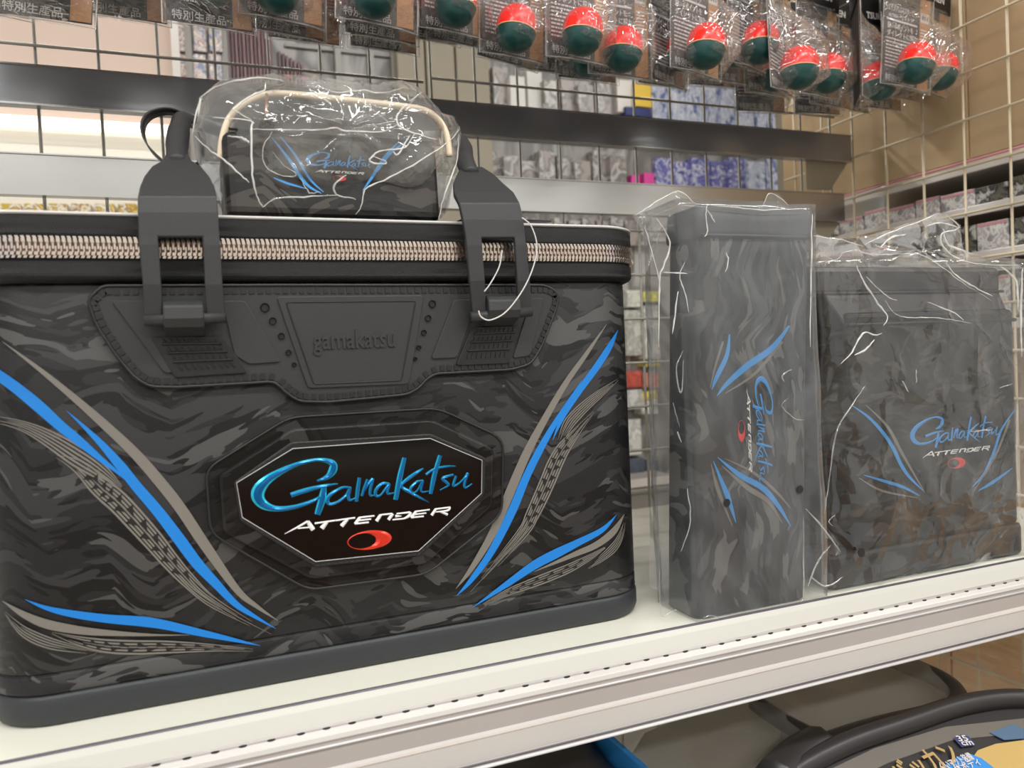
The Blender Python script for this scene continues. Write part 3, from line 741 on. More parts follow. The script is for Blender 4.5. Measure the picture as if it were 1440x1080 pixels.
# handles
def handle(rows_l, legs, open_y, rod, loopq, neck, label):
    """rows: (py, xL, xa, xb, xR, y)"""
    V = []; F = []; t = None
    for (py, a, b, c_, d, y) in rows_l:
        V += [P(a, py, y), P(b, py, y), P(c_, py, y), P(d, py, y)]
    for i in range(len(rows_l) - 1):
        for k in range(3):
            if k == 1 and rows_l[i + 1][0] > open_y: continue
            F.append((4 * i + k, 4 * i + k + 1, 4 * i + 4 + k + 1, 4 * i + 4 + k))
    o = mesh('handle_strap', V, F, M['strap'], bag)
    solid(o, .0038, 0); bevel(o, .0008, 2, 40)
    mb = MB().tube([P(rod[0], rod[2], .4515), P(rod[1], rod[3], .4515)], .0033, 12); mb.build('pivot_bar', M['strap'], o, True)
    mb = MB()
    (a, b, y0, y1) = loopq; p0 = P(a, (y0 + y1) / 2, .452); p1 = P(b, (y0 + y1) / 2, .452); z0 = P((a + b) / 2, y1, .452).z; z1 = P((a + b) / 2, y0, .452).z
    prof = [(.4625, z0 - .001), (.458, z0), (.4485, z0 + .004), (.4455, z0 + .0085), (.446, z1 - .003), (.449, z1 - .0006), (.4535, z1), (.458, z1 - .002), (.4625, z1 - .006)]
    Vv = [(p0.x, y, z) for y, z in prof] + [(p1.x, y, z) for y, z in prof]; n = len(prof)
    lo = mesh('loop_sleeve', Vv, [(i, i + 1, n + i + 1, n + i) for i in range(n - 1)] + [tuple(range(n)), tuple(range(n, 2 * n))], M['strap'], hp); bevel(lo, .001, 2, 40)
    return o
h1 = handle([(216, 236, 243, 253, 263, .505), (230, 228, 238, 258, 270, .493), (238, 214, 230, 266, 283, .484), (252, 203, 224, 276, 295, .470), (266, 197, 221, 281, 302, .459), (279, 194, 220, 283, 305, .4495), (300, 194, 220.5, 283, 306.5, .4485), (334, 195, 222, 285, 309, .4482), (345, 195.5, 223, 285.5, 309.5, .448), (400, 201, 227, 288, 313, .4485), (440, 203, 229, 290, 316, .451), (452, 204, 230, 291, 316, .4525)],
            None, 336, (203, 317, 450, 446), (230, 287, 423, 471), None, '')
gA = [P(250, 232, .497), P(249, 205, .512), P(252, 182, .526), P(258, 168, .548), P(275, 172, .60), P(330, 190, .66)]
MB().tube(crom(gA, 5), [.0062] * 5 + [.0066] * 5 + [.006] * 5 + [.005] * 11, 12).build('grip_tube', M['strap'], h1, True)
h2 = handle([(238, 648, 652, 668, 678, .50), (248, 642, 655, 682, 694, .487), (260, 637, 660, 694, 706, .473), (274, 638, 663, 707, 722, .459), (288, 645, 666, 711, 730, .4495), (310, 650, 671, 716, 735, .4485), (335, 654, 676, 722, 738, .4482), (345, 655, 677, 723, 739, .448), (395, 659, 681, 726, 744, .4485), (425, 662, 682, 727, 746, .451), (443, 664, 684, 728, 747, .4525)],
            None, 336, (662, 747, 446, 438), (683, 728, 416, 456), None, '')
gB = [P(662, 247, .492), P(654, 226, .505), P(652, 208, .54), P(640, 196, .59), P(600, 195, .64)]
MB().tube(crom(gB, 5), [.0062] * 21, 12).build('grip_tube', M['strap'], h2, True)
MB().tube(crom([gA[-1], P(400, 215, .67), P(500, 215, .67), gB[-1]], 6), .0055, 10).build('rear_grip', M['strap'], bag, True)
# thin webbing loop left of the small case
rb_pts = [P(a, b, y) for a, b, y in ((236, 232, .515), (208, 205, .52), (198, 180, .525), (206, 160, .53), (230, 152, .535), (255, 158, .54), (274, 176, .545), (282, 200, .545), (280, 225, .54), (262, 240, .53))]
c = crom(rb_pts, 5); V = []
for i, p in enumerate(c):
    V += [p + Vector((.0, -.001, .0)), p + Vector((.0015, .009, -.0012))]
o = mesh('webbing_loop', V, [(2 * i, 2 * i + 1, 2 * i + 3, 2 * i + 2) for i in range(len(c) - 1)], M['blackv'], bag, True); solid(o, .0009, 0)
# zip pull flap lying on the lid at right
o = MB().add([P(640, 312, .474), P(655, 305, .474), P(774, 310, .480), P(775, 313, .480), P(640, 316, .474)], [(0, 1, 2, 3, 4)]).build('zip_flap', M['blackv'], bag); solid(o, .0016, 0)
# hang-tag string
cs = [P(a, b, .4425) for a, b in ((734, 306), (747, 318), (755, 345), (750, 375), (735, 408), (712, 438), (690, 450), (677, 446), (673, 437))]
MB().tube(crom(cs, 6), .00042, 6).build('tag_string', M['hangline'], bag, True)
MB().tube(crom([P(706, 352, .4455), P(702, 375, .4455), P(690, 398, .4455), P(681, 410, .4455)], 5), .0004, 6).build('tag_string', M['hangline'], bag, True)

# ------------------------------------------------------------------ crumpled film helper
def crumple(v, amp, sc, seed=0.):
    q = Vector(v) * sc + Vector((seed, seed * .7, -seed))
    n = noise.noise_vector(q) * amp
    r = 1 - abs(noise.noise(q * 1.9 + Vector((9, 3, 1)))) * 2.2
    return n + Vector((0, -1, 0)) * max(0, r) ** 2 * amp * .7
def pillow(name, outl, yf, ym, yb, mat, parent, amp=.004, sc=40, seed=0., rings=14, floor_z=None, p=5, dense=90):
    """outl: photo outline at depth ym; a sealed bag of two sheets bulging to yf and yb"""
    pts = []
    o2 = outl + [outl[0]]
    W_ = [P(a, b, ym) for a, b in o2]
    L = sum((b - a).length for a, b in zip(W_, W_[1:]))
    pts = [q[0] for q in walk(W_, L / dense)][:dense]
    n = len(pts); c = sum(pts, Vector()) / n
    V = []; F = []
    for s, yy in ((0, yf), (1, yb)):
        b0 = len(V)
        for r in range(rings):
            t = 1 - r / rings
            for q in pts:
                v = c + (q - c) * t
                y = ym + (yy - ym) * (1 - t ** p)
                v = Vector((v.x, y, v.z))
                v += crumple(v, amp * (1 if t < .99 else .5), sc, seed + s * 5)
                if floor_z is not None: v.z = max(v.z, floor_z)
                V.append(v)
        V.append(Vector((c.x, yy, c.z)))
        for r in range(rings - 1):
            for k in range(n):
                F.append((b0 + r * n + k, b0 + r * n + (k + 1) % n, b0 + (r + 1) * n + (k + 1) % n, b0 + (r + 1) * n + k))
        for k in range(n): F.append((b0 + (rings - 1) * n + k, b0 + (rings - 1) * n + (k + 1) % n, b0 + rings * n))
    o = mesh(name, V, F, mat, parent, True)
    return o

# ------------------------------------------------------------------ small case on the lid
LZ = .2722
case = thing('pouch_case', 'small dark case with cream carrying rod wrapped in crinkled clear film on the bag lid', 'case', (.08, .51, LZ))
yc = .470
bl, br_ = P(318, 303, yc), P(622, 308, yc); tl, tr_ = P(352, 184, yc + .006), P(606, 194, yc + .006)
def hexa(name, front, back, mat, parent, bv=.003):
    V = list(front) + list(back)
    F = [(0, 1, 2, 3), (7, 6, 5, 4), (0, 4, 5, 1), (1, 5, 6, 2), (2, 6, 7, 3), (3, 7, 4, 0)]
    o = mesh(name, V, F, mat, parent); bevel(o, bv, 3); return o
xl, xr = bl.x, br_.x; zt_ = tl.z
fr = [(xl, yc, LZ + .0008), (xr, yc, LZ + .0008), (xr + .0, yc + .004, zt_), (xl, yc + .004, zt_)]
bk = [(xl, yc + .085, LZ + .0008), (xr, yc + .085, LZ + .0008), (xr, yc + .083, zt_), (xl, yc + .083, zt_)]
hexa('body', fr, bk, M['camo_side'], case, .006)
zf = zt_
hexa('lid', [(xl + .004, yc + .008, zf), (xr - .004, yc + .008, zf), (xr - .012, yc + .03, zf + .019), (xl + .012, yc + .03, zf + .019)],
     [(xl + .004, yc + .082, zf), (xr - .004, yc + .082, zf), (xr - .012, yc + .07, zf + .019), (xl + .012, yc + .07, zf + .019)], M['blackv'], case, .004)
MB().tube([(xl + .004, yc + .0045, zf), (xr - .002, yc + .0045, zf)], .0008, 6).build('lid_piping', M['black'], case, True)
rod = [P(a, b, yc + .012) for a, b in ((310, 222), (313, 195), (322, 168), (340, 148), (368, 135), (400, 132), (480, 140), (560, 149), (596, 155), (616, 168), (628, 190), (632, 220))]
MB().tube(crom(rod, 5), .0021, 10).build('carrying_rod', M['cream_rod'], case, True)
pull = MB().tube([P(375, 132, yc + .009), P(374, 172, yc + .003)], .0009, 8).build('zip_pull', M['bronze'], case, True)
MB().tube([P(367, 172, yc + .002), P(374, 168, yc + .001), P(382, 172, yc + .002), P(382, 180, yc + .002), P(374, 183, yc + .001), P(367, 180, yc + .002)], .0018, 8, True).build('pull_plate', M['black'], pull, True)
lc = P(474, 233, yc); ks = (P(520, 233, yc).x - P(430, 233, yc).x) / (P(*LG(1350, 300), YF).x - P(*LG(65, 300), YF).x)
logo(case, (M['blueflat'], M['white'], M['redflat']), lambda u, v, h: (lc.x + u * ks, yc - .0006 - h * .1 + .02 * 0, lc.z + v * ks * 1.0), .0004, False, 1.25)
def flat_proj(y):
    return lambda a, b, off: P(a, b, y - off)
for pts, w in (([(382, 193), (405, 222), (430, 258), (452, 272)], [1, 4, 4, 1]), ([(394, 192), (415, 218), (436, 252), (455, 270)], [1, 3, 3, 1]), ([(385, 250), (405, 258), (430, 265)], [1, 3, 1]), ([(560, 200), (540, 222), (524, 248), (510, 268)], [1, 4, 4, 1]), ([(575, 196), (550, 215), (532, 240)], [1, 3, 1])):
    skin_strip(pts, w, 'stripe', M['blueflat'], case, .0008, 6, flat_proj(yc))
W2 = [(268, 180), (280, 137), (310, 118), (363, 108), (400, 113), (500, 120), (570, 122), (593, 130), (617, 150), (624, 165), (640, 167), (648, 187), (641, 245), (628, 290), (622, 307), (520, 308), (400, 305), (318, 305), (302, 265), (275, 222)]
wr = pillow('clear_wrapper', W2, yc - .006, yc + .04, yc + .09, M['film_case'], case, .0055, 38, 2., floor_z=LZ + .0006, p=4)
wr['label'] = 'crinkled clear plastic wrapper'

# ------------------------------------------------------------------ wrapped box shell with film
def shell(name, x0, x1, y0, y1, z0, z1, mat, parent, amp, sc, seed, step=.006, top=True, zmin=.0006, stretch=(1, 1, 1)):
    """open-bottomed film sleeve round a box, crinkled"""
    per = []
    def seg(a, b):
        a = Vector(a); b = Vector(b); n = max(1, int((b - a).length / step))
        return [a + (b - a) * k / n for k in range(n)]
    per = seg((x0, y0), (x1, y0)) + seg((x1, y0), (x1, y1)) + seg((x1, y1), (x0, y1)) + seg((x0, y1), (x0, y0))
    n = len(per); m = max(2, int((z1 - z0) / step)); V = []; F = []
    for j in range(m + 1):
        z = z0 + (z1 - z0) * j / m
        for p in per:
            v = Vector((p.x, p.y, z)); q = Vector((v.x * stretch[0], v.y * stretch[1], v.z * stretch[2]))
            v += crumple(q, amp, sc, seed); v.z = max(v.z, zmin); V.append(v)
    for j in range(m):
        for k in range(n): F.append((j * n + k, j * n + (k + 1) % n, (j + 1) * n + (k + 1) % n, (j + 1) * n + k))
    if top:
        c = Vector(((x0 + x1) / 2, (y0 + y1) / 2, z1 + .002)); b = m * n; prev = b
        for r in (.75, .5, .25):
            b2 = len(V)
            for p in per:
                v = Vector((c.x + (p.x - c.x) * r, c.y + (p.y - c.y) * r, z1)); V.append(v + crumple(v, amp * 1.3, sc, seed))
            for k in range(n): F.append((prev + k, prev + (k + 1) % n, b2 + (k + 1) % n, b2 + k))
            prev = b2
        V.append(c); F += [(prev + k, prev + (k + 1) % n, len(V) - 1) for k in range(n)]
    return V, F
def fan(outl, yfun, amp, sc, seed, div=7):
    """crumpled loose flap of film from a photo outline (first point = root)"""
    pts = [P(a, b, yfun(a, b)) for a, b in outl]
    o = pts + [pts[0]]; L = sum((b - a).length for a, b in zip(o, o[1:])); ring = [q[0] for q in walk(o, L / 40)][:40]
    c = sum(ring, Vector()) / len(ring); V = []; F = []; n = len(ring)
    for r in range(div):
        t = 1 - r / div
        for q in ring:
            v = c + (q - c) * t; V.append(v + crumple(v, amp * (1.4 - t), sc, seed))
    V.append(c)
    for r in range(div - 1):
        for k in range(n): F.append((r * n + k, r * n + (k + 1) % n, (r + 1) * n + (k + 1) % n, (r + 1) * n + k))
    F += [((div - 1) * n + k, (div - 1) * n + (k + 1) % n, div * n) for k in range(n)]
    return V, F

# tall rod-holder case
ycx = .4385
tc_ = thing('rod_holder_case', 'tall narrow grey camo case in milky film, standing between the two bags', 'case', (.355, .46, 0))
bx0, bx1, by1, bz = .302, .397, .4785, .262
def tall():
    V = []; F = []
    prof = [(0, 0, .0012), (.0, .0, .02), (.0, 0, .15), (-.0, 0, .25), (-.0035, .0, .262)]
    for (e, _, z) in prof:
        k = z / .282
        x1 = bx1 + .016 * k; x0 = bx0 + .014 * k
        pts = rrpath(x0, x1, ycx, by1, .007, 4)
        V += [(x, y, z) for x, y in pts]; m = len(pts)
    for i in range(len(prof) - 1):
        for k in range(m): F.append((i * m + k, i * m + (k + 1) % m, (i + 1) * m + (k + 1) % m, (i + 1) * m + k))
    F += [tuple(range(m))[::-1], tuple((len(prof) - 1) * m + k for k in range(m))]
    return mesh('body', V, F, M['camo_up'], tc_, True)
tb = tall(); 
e = tb.modifiers.new('bevel', 'BEVEL'); e.width = .0005; e.limit_method = 'ANGLE'; e.angle_limit = .8
V = []; F = []; lv = [(0, .2605), (-.0018, .262), (-.0022, .266), (-.0016, .272), (-.0014, .2815), (.002, .2835), (.012, .284)]
for ins, z in lv:
    k = z / .282; pts = rrpath(bx0 + .014 * k + ins, bx1 + .016 * k - ins, ycx + ins, by1 - ins, .007, 4); m = len(pts); V += [(x, y, z) for x, y in pts]
for i in range(len(lv) - 1):
    for k in range(m): F.append((i * m + k, i * m + (k + 1) % m, (i + 1) * m + (k + 1) % m, (i + 1) * m + k))
F += [tuple(range(m))[::-1], tuple((len(lv) - 1) * m + k for k in range(m))]
M['capmat'] = pmat('grey_cap', (84, 86, 89), .5, bump=.2, bscale=600)
mesh('cap', V, F, M['capmat'], tc_, True)
MB().tube([(bx0 + .0145, ycx - .0015, .2625), (bx1 + .0145, ycx - .0015, .2625)], .0011, 6).build('cap_seam', M['capmat'], tc_, True)
kc = P(1068, 600, ycx - .001)
kz = .092 / (P(*LG(1350, 300), YF).x - P(*LG(65, 300), YF).x)
zt0, zt1 = P(1066, 520, ycx).z, P(1070, 668, ycx).z
kk = (zt0 - zt1) / (P(*LG(1350, 300), YF).x - P(*LG(65, 300), YF).x)
logo(tc_, (M['blueflat'], M['white'], M['redflat']), lambda u, v, h: (kc.x - .001 + v * kk * .95, ycx - .0004 - h, kc.z - u * kk), .0003, False, 1.25)
for pts, w in (([(1026, 470), (1022, 500), (1008, 530), (1001, 548)], [2, 6, 6, 1]), ([(1110, 458), (1085, 490), (1050, 515), (1022, 540), (1008, 557)], [3, 8, 9, 6, 1]),
               ([(1003, 648), (1014, 675), (1024, 700), (1035, 735)], [1, 5, 7, 1]), ([(1009, 643), (1040, 668), (1072, 686), (1095, 712), (1112, 740)], [1, 7, 8, 6, 1])):
    skin_strip(pts, w, 'stripe', M['blueflat'], tc_, .0004, 6, flat_proj(ycx))
for pts, w in (([(1017, 480), (1006, 515), (999, 545)], [3, 3, 1]), ([(1100, 480), (1062, 525), (1020, 553)], [4, 4, 1]), ([(1000, 652), (1010, 690), (1030, 740)], [1, 5, 1]), ([(1015, 655), (1050, 685), (1080, 705), (1100, 735)], [1, 7, 6, 1]), ([(1020, 645), (1060, 665), (1090, 690), (1112, 715)], [1, 4, 4, 1])):
    skin_strip(pts, w, 'stripe', M['greyst'], tc_, .0003, 6, flat_proj(ycx))
for a, b in ((1022, 707), (1125, 688)):
    p = P(a, b, ycx - .003); MB().tube([p, p + Vector((0, -.0004, 0))], .0028, 14).build('punched_hole', M['black'], tc_)
mb = MB()
V, F = shell('s', .2985, .4140, .4362, .4835, .001, .286, M['film_milky'], tc_, .0016, 26, 4., stretch=(1.8, 1, .45)); 
mb.add(V, F)
V, F = fan([(905, 330), (889, 305), (904, 291), (930, 280), (953, 268), (975, 284), (993, 292), (960, 305), (930, 322), (918, 360), (903, 402), (892, 405), (896, 360)], lambda a, b: .468, .004, 60, 1.)
mb.add(V, F)
V, F = fan([(1066, 293), (1073, 286), (1084, 270), (1096, 273), (1111, 290), (1112, 300), (1070, 300)], lambda a, b: .47, .002, 90, 2.)
mb.add(V, F)
V, F = fan([(905, 400), (913, 400), (922, 470), (925, 700), (929, 830), (913, 832), (914, 600), (912, 480)], lambda a, b: .478, .0015, 50, 3.)
mb.add(V, F)
w_ = mb.build('milky_wrapper', M['film_milky'], tc_, True); tall_w = w_; w_['label'] = 'milky clear plastic sleeve'

# ------------------------------------------------------------------ right-hand wrapped bag
y3 = .4430
b3 = thing('wrapped_tackle_bag', 'wide black camo bag in crinkled clear film at the right end of the shelf', 'bag', (.52, .50, 0))
x30, x31 = .4495, .632
def rbox(name, x0, x1, y0, y1, z0, z1, r, mat, parent, bv=.003, n=5):
    pts = rrpath(x0, x1, y0, y1, r, n); m = len(pts)
    V = [(x, y, z0) for x, y in pts] + [(x, y, z1) for x, y in pts]
    F = [(k, (k + 1) % m, m + (k + 1) % m, m + k) for k in range(m)] + [tuple(range(m))[::-1], tuple(range(m, 2 * m))]
    o = mesh(name, V, F, mat, parent); bevel(o, bv, 2, 50); 
    return o
rbox('body', .4235, x31 + .004, y3 + .030, .62, .0012, .240, .012, M['camo_side'], b3)
rbox('front_pocket', x30, x31, y3, y3 + .036, .026, .208, .007, M['camo_side'], b3, .004)
rbox('base', .4225, x31 + .005, y3 - .0008, .622, .0010, .027, .009, M['basemat'], b3, .003)
rbox('lid', .4215, x31 + .005, y3 + .012, .622, .222, .2440, .012, M['blackv'], b3, .004)
hexa('pocket_flap', [(x30 + .001, y3 + .002, .196), (x31, y3 + .002, .196), (x31, y3 + .014, .226), (x30 - .012, y3 + .014, .226)], [(x30 + .001, y3 + .03, .196), (x31, y3 + .03, .196), (x31, y3 + .035, .226), (x30 - .012, y3 + .035, .226)], M['blackv'], b3, .003)
MB().tube([(x30 - .012, y3 + .0125, .2235), (x31 + .003, y3 + .0125, .2235)], .0012, 6).build('seam', M['black'], b3, True)
MB().tube([(x30, y3 + .0005, .1985), (x31, y3 + .0005, .1985)], .0015, 6).build('seam', M['black'], b3, True)
hb = crom([P(1235, 372, .52), P(1262, 352, .52), P(1288, 342, .52), P(1318, 362, .52), P(1335, 375, .52)], 5)
MB().tube(hb, .006, 8, flat=1.6).build('handle', M['black'], b3, True)
lc3 = P(1345, 615, y3); 
k3 = (P(1400, 610, y3).x - P(1276, 628, y3).x) / (P(*LG(1350, 300), YF).x - P(*LG(65, 300), YF).x)
logo(b3, (M['blueflat'], M['white'], M['redflat']), lambda u, v, h: (lc3.x + u * k3 - .004, y3 - .0004 - h, lc3.z + v * k3 - .001), .0003, False, 1.2)
for pts, w in (([(1198, 570), (1225, 590), (1250, 620), (1268, 655), (1280, 672), (1298, 690)], [1, 4, 5, 5, 4, 1]), ([(1215, 668), (1245, 677), (1270, 685), (1293, 697)], [1, 4, 4, 1]), ([(1428, 575), (1408, 605), (1398, 635), (1385, 665), (1367, 685)], [1, 3, 4, 4, 1]), ([(1424, 658), (1405, 672), (1390, 682), (1376, 690)], [1, 4, 4, 1])):
    skin_strip(pts, w, 'stripe', M['blueflat'], b3, .0004, 6, flat_proj(y3))
for pts, w in (([(1218, 570), (1248, 600), (1270, 640), (1300, 692)], [1, 4, 4, 1]), ([(1208, 672), (1240, 690), (1290, 700)], [1, 3, 1]), ([(1420, 590), (1400, 640), (1370, 690)], [3, 3, 1])):
    skin_strip(pts, w, 'stripe', M['greyst'], b3, .0003, 6, flat_proj(y3))
mb = MB()
V, F = shell('s', .4195, .6425, .4395, .628, .001, .249, None, None, .0034, 19, 7.); mb.add(V, F)
V, F = fan([(1142, 372), (1142, 330), (1187, 335), (1225, 332), (1275, 315), (1320, 300), (1342, 308), (1352, 322), (1349, 348), (1380, 364), (1438, 370), (1438, 380), (1300, 378)], lambda a, b: .50, .007, 40, 3.)
mb.add(V, F)
V, F = fan([(1146, 720), (1165, 745), (1185, 780), (1215, 800), (1222, 820), (1180, 826), (1154, 830), (1147, 800)], lambda a, b: .4445, .006, 70, 5.)
mb.add(V, F)
for v in mb.V: v.z = max(v.z, .0005)
w_ = mb.build('clear_wrapper', M['film_b3'], b3, True); w_['label'] = 'crinkled clear plastic wrapper'
p = P(1211, 777, y3 - .008); MB().tube([p, p + Vector((0, -.0005, 0))], .0034, 14).build('punched_hole', M['black'], b3)

# painted highlights along the film folds: thin milky-white tubes
M['crease_highlight'] = film('film_fold', .58, (250, 250, 246), .1, 30, .08, 2.2)
M['crease_highlight_soft'] = film('soft_fold_highlight', .24, (245, 246, 246), .1, 30, .1, 1.6)
def crease_highlights(paths, ox, oy, sc, y, parent, r=.00045, jit=.0006, mat='crease_highlight'):
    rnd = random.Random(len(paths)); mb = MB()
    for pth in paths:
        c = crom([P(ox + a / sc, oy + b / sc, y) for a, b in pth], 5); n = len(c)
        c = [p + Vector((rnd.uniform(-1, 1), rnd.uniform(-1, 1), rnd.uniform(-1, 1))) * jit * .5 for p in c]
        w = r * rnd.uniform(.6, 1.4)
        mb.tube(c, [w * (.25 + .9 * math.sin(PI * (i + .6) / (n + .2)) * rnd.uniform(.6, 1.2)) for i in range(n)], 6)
    o = mb.build('fold_highlights', M[mat], parent, True); o['kind'] = 'stuff'; return o
crease_highlights([[(345, 306), (480, 306), (620, 308), (690, 300), (760, 314), (900, 312), (955, 285)], [(430, 315), (395, 370), (390, 430), (420, 480), (500, 505), (528, 492), (480, 460), (430, 400)], [(545, 510), (575, 560), (590, 575), (630, 570)],
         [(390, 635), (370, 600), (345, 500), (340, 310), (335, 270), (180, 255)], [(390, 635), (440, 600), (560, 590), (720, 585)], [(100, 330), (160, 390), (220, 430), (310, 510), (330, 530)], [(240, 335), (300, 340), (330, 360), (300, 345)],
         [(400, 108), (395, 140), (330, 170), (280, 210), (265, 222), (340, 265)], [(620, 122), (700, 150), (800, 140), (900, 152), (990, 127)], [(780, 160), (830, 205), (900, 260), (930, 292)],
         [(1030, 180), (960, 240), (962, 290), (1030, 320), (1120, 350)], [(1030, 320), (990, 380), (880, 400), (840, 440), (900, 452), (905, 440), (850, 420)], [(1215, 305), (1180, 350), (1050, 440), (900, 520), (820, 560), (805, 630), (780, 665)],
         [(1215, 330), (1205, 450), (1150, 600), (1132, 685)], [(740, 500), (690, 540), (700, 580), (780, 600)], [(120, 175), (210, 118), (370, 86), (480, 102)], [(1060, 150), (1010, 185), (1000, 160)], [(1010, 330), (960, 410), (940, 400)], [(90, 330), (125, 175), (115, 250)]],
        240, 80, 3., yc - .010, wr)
b3w = w_
crease_highlights([[(110, 232), (300, 262), (430, 302)], [(180, 360), (250, 385), (300, 340), (380, 320), (440, 345), (560, 352), (700, 345), (780, 350), (850, 382), (950, 450), (1010, 500), (1100, 560), (1230, 640)], [(530, 310), (600, 240), (700, 222)],
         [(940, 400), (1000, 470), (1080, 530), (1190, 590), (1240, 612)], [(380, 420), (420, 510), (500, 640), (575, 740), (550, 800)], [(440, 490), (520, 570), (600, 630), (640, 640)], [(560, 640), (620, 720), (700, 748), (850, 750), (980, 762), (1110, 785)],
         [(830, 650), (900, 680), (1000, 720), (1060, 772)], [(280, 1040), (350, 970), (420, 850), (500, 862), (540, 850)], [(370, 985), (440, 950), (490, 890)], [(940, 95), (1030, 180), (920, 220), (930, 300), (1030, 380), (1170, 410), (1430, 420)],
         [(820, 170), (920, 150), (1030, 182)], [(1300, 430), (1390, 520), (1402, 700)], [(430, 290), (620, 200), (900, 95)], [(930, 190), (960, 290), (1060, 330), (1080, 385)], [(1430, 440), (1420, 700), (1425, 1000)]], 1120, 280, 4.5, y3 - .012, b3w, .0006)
crease_highlights([[(300, 130), (230, 230), (170, 340), (140, 550), (120, 690)], [(40, 665), (110, 740), (190, 850)], [(170, 690), (140, 720), (160, 740)], [(50, 1000), (90, 900), (150, 820)], [(60, 960), (130, 1000), (200, 960)],
         [(940, 120), (880, 140)], [(460, 110), (485, 160)], [(520, 60), (520, 120)], [(750, 330), (850, 320)], [(960, 180), (955, 420), (968, 700)]], 1120, 500, 3.084, y3 - .012, b3w, .0005, mat='crease_highlight_soft')
crease_highlights([[(612, 160), (598, 210), (606, 300), (604, 352), (590, 372)], [(606, 200), (630, 240), (652, 285)], [(285, 255), (368, 408), (330, 560), (306, 640), (300, 1070)], [(465, 530), (430, 620), (462, 720), (492, 850)], [(420, 720), (400, 880), (385, 990)], [(150, 240), (240, 180), (420, 84), (520, 160)],
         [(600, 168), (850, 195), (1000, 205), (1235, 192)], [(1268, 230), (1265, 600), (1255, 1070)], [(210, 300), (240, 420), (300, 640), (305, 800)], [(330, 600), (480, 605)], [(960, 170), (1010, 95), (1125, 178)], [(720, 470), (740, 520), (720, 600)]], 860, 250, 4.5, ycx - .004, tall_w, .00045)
crease_highlights([[(300, 500), (310, 900), (350, 915), (420, 880)], [(1215, 300), (1215, 780), (1190, 830)], [(570, 950), (620, 925), (680, 940)], [(480, 120), (500, 330), (440, 520)]], 860, 660, 4.5, ycx - .004, tall_w, .0004, mat='crease_highlight_soft')
crease_highlights([[(1140, 180), (1085, 210), (1090, 260)], [(1120, 360), (1080, 410), (1160, 490), (1215, 498)], [(455, 60), (410, 170), (440, 330), (455, 120)], [(390, 390), (410, 470), (430, 540)], [(415, 570), (440, 640)]], 860, 480, 4.5, ycx - .004, tall_w, .0004, mat='crease_highlight_soft')

# ------------------------------------------------------------------ float packets on hooks
PW, PH = .070, .1015
def pk_T(x, y): return lambda u, v, h: (x + u, y - h, v)
def float_mesh():
    prof_t = [(.0, .0190), (.006, .0184), (.0115, .0158), (.0150, .0115), (.0168, .006), (.0172, 0), (.0170, -.003)]
    prof_b = [(.0170, -.003), (.0165, -.007), (.0142, -.0125), (.0105, -.0165), (.005, -.019), (0, -.0196)]
    return prof_t, prof_b
def lathe(prof, n=20):
    V = []; F = []
    for r, z in prof:
        r *= 1.06; z *= 1.06
        for k in range(n): V.append(Vector((max(r, 1e-5) * math.cos(2 * PI * k / n), max(r, 1e-5) * math.sin(2 * PI * k / n), z)))
    for i in range(len(prof) - 1):
        for k in range(n): F.append((i * n + k, i * n + (k + 1) % n, (i + 1) * n + (k + 1) % n, (i + 1) * n + k))
    return V, F
TXT = [('エイジアLCマスターピース', -.006, .0815, .044, .0068), ('ASTRA・アストラ', -.010, .0735, .034, .0042), ('狙いのポイントを', -.010, .0630, .036, .0064), ('ダイレクトに探れ!', -.006, .0550, .044, .0066), ('特別生産品', -.008, .0085, .040, .0078)]
tcache = [text_mesh(t[0], 1, .01, .5, 0, 1) for t in TXT]
t011 = text_mesh('011', 1, .02, .5, 0, 2); tken = text_mesh('TSURIKEN', 1, .02, .5, 0, 2)
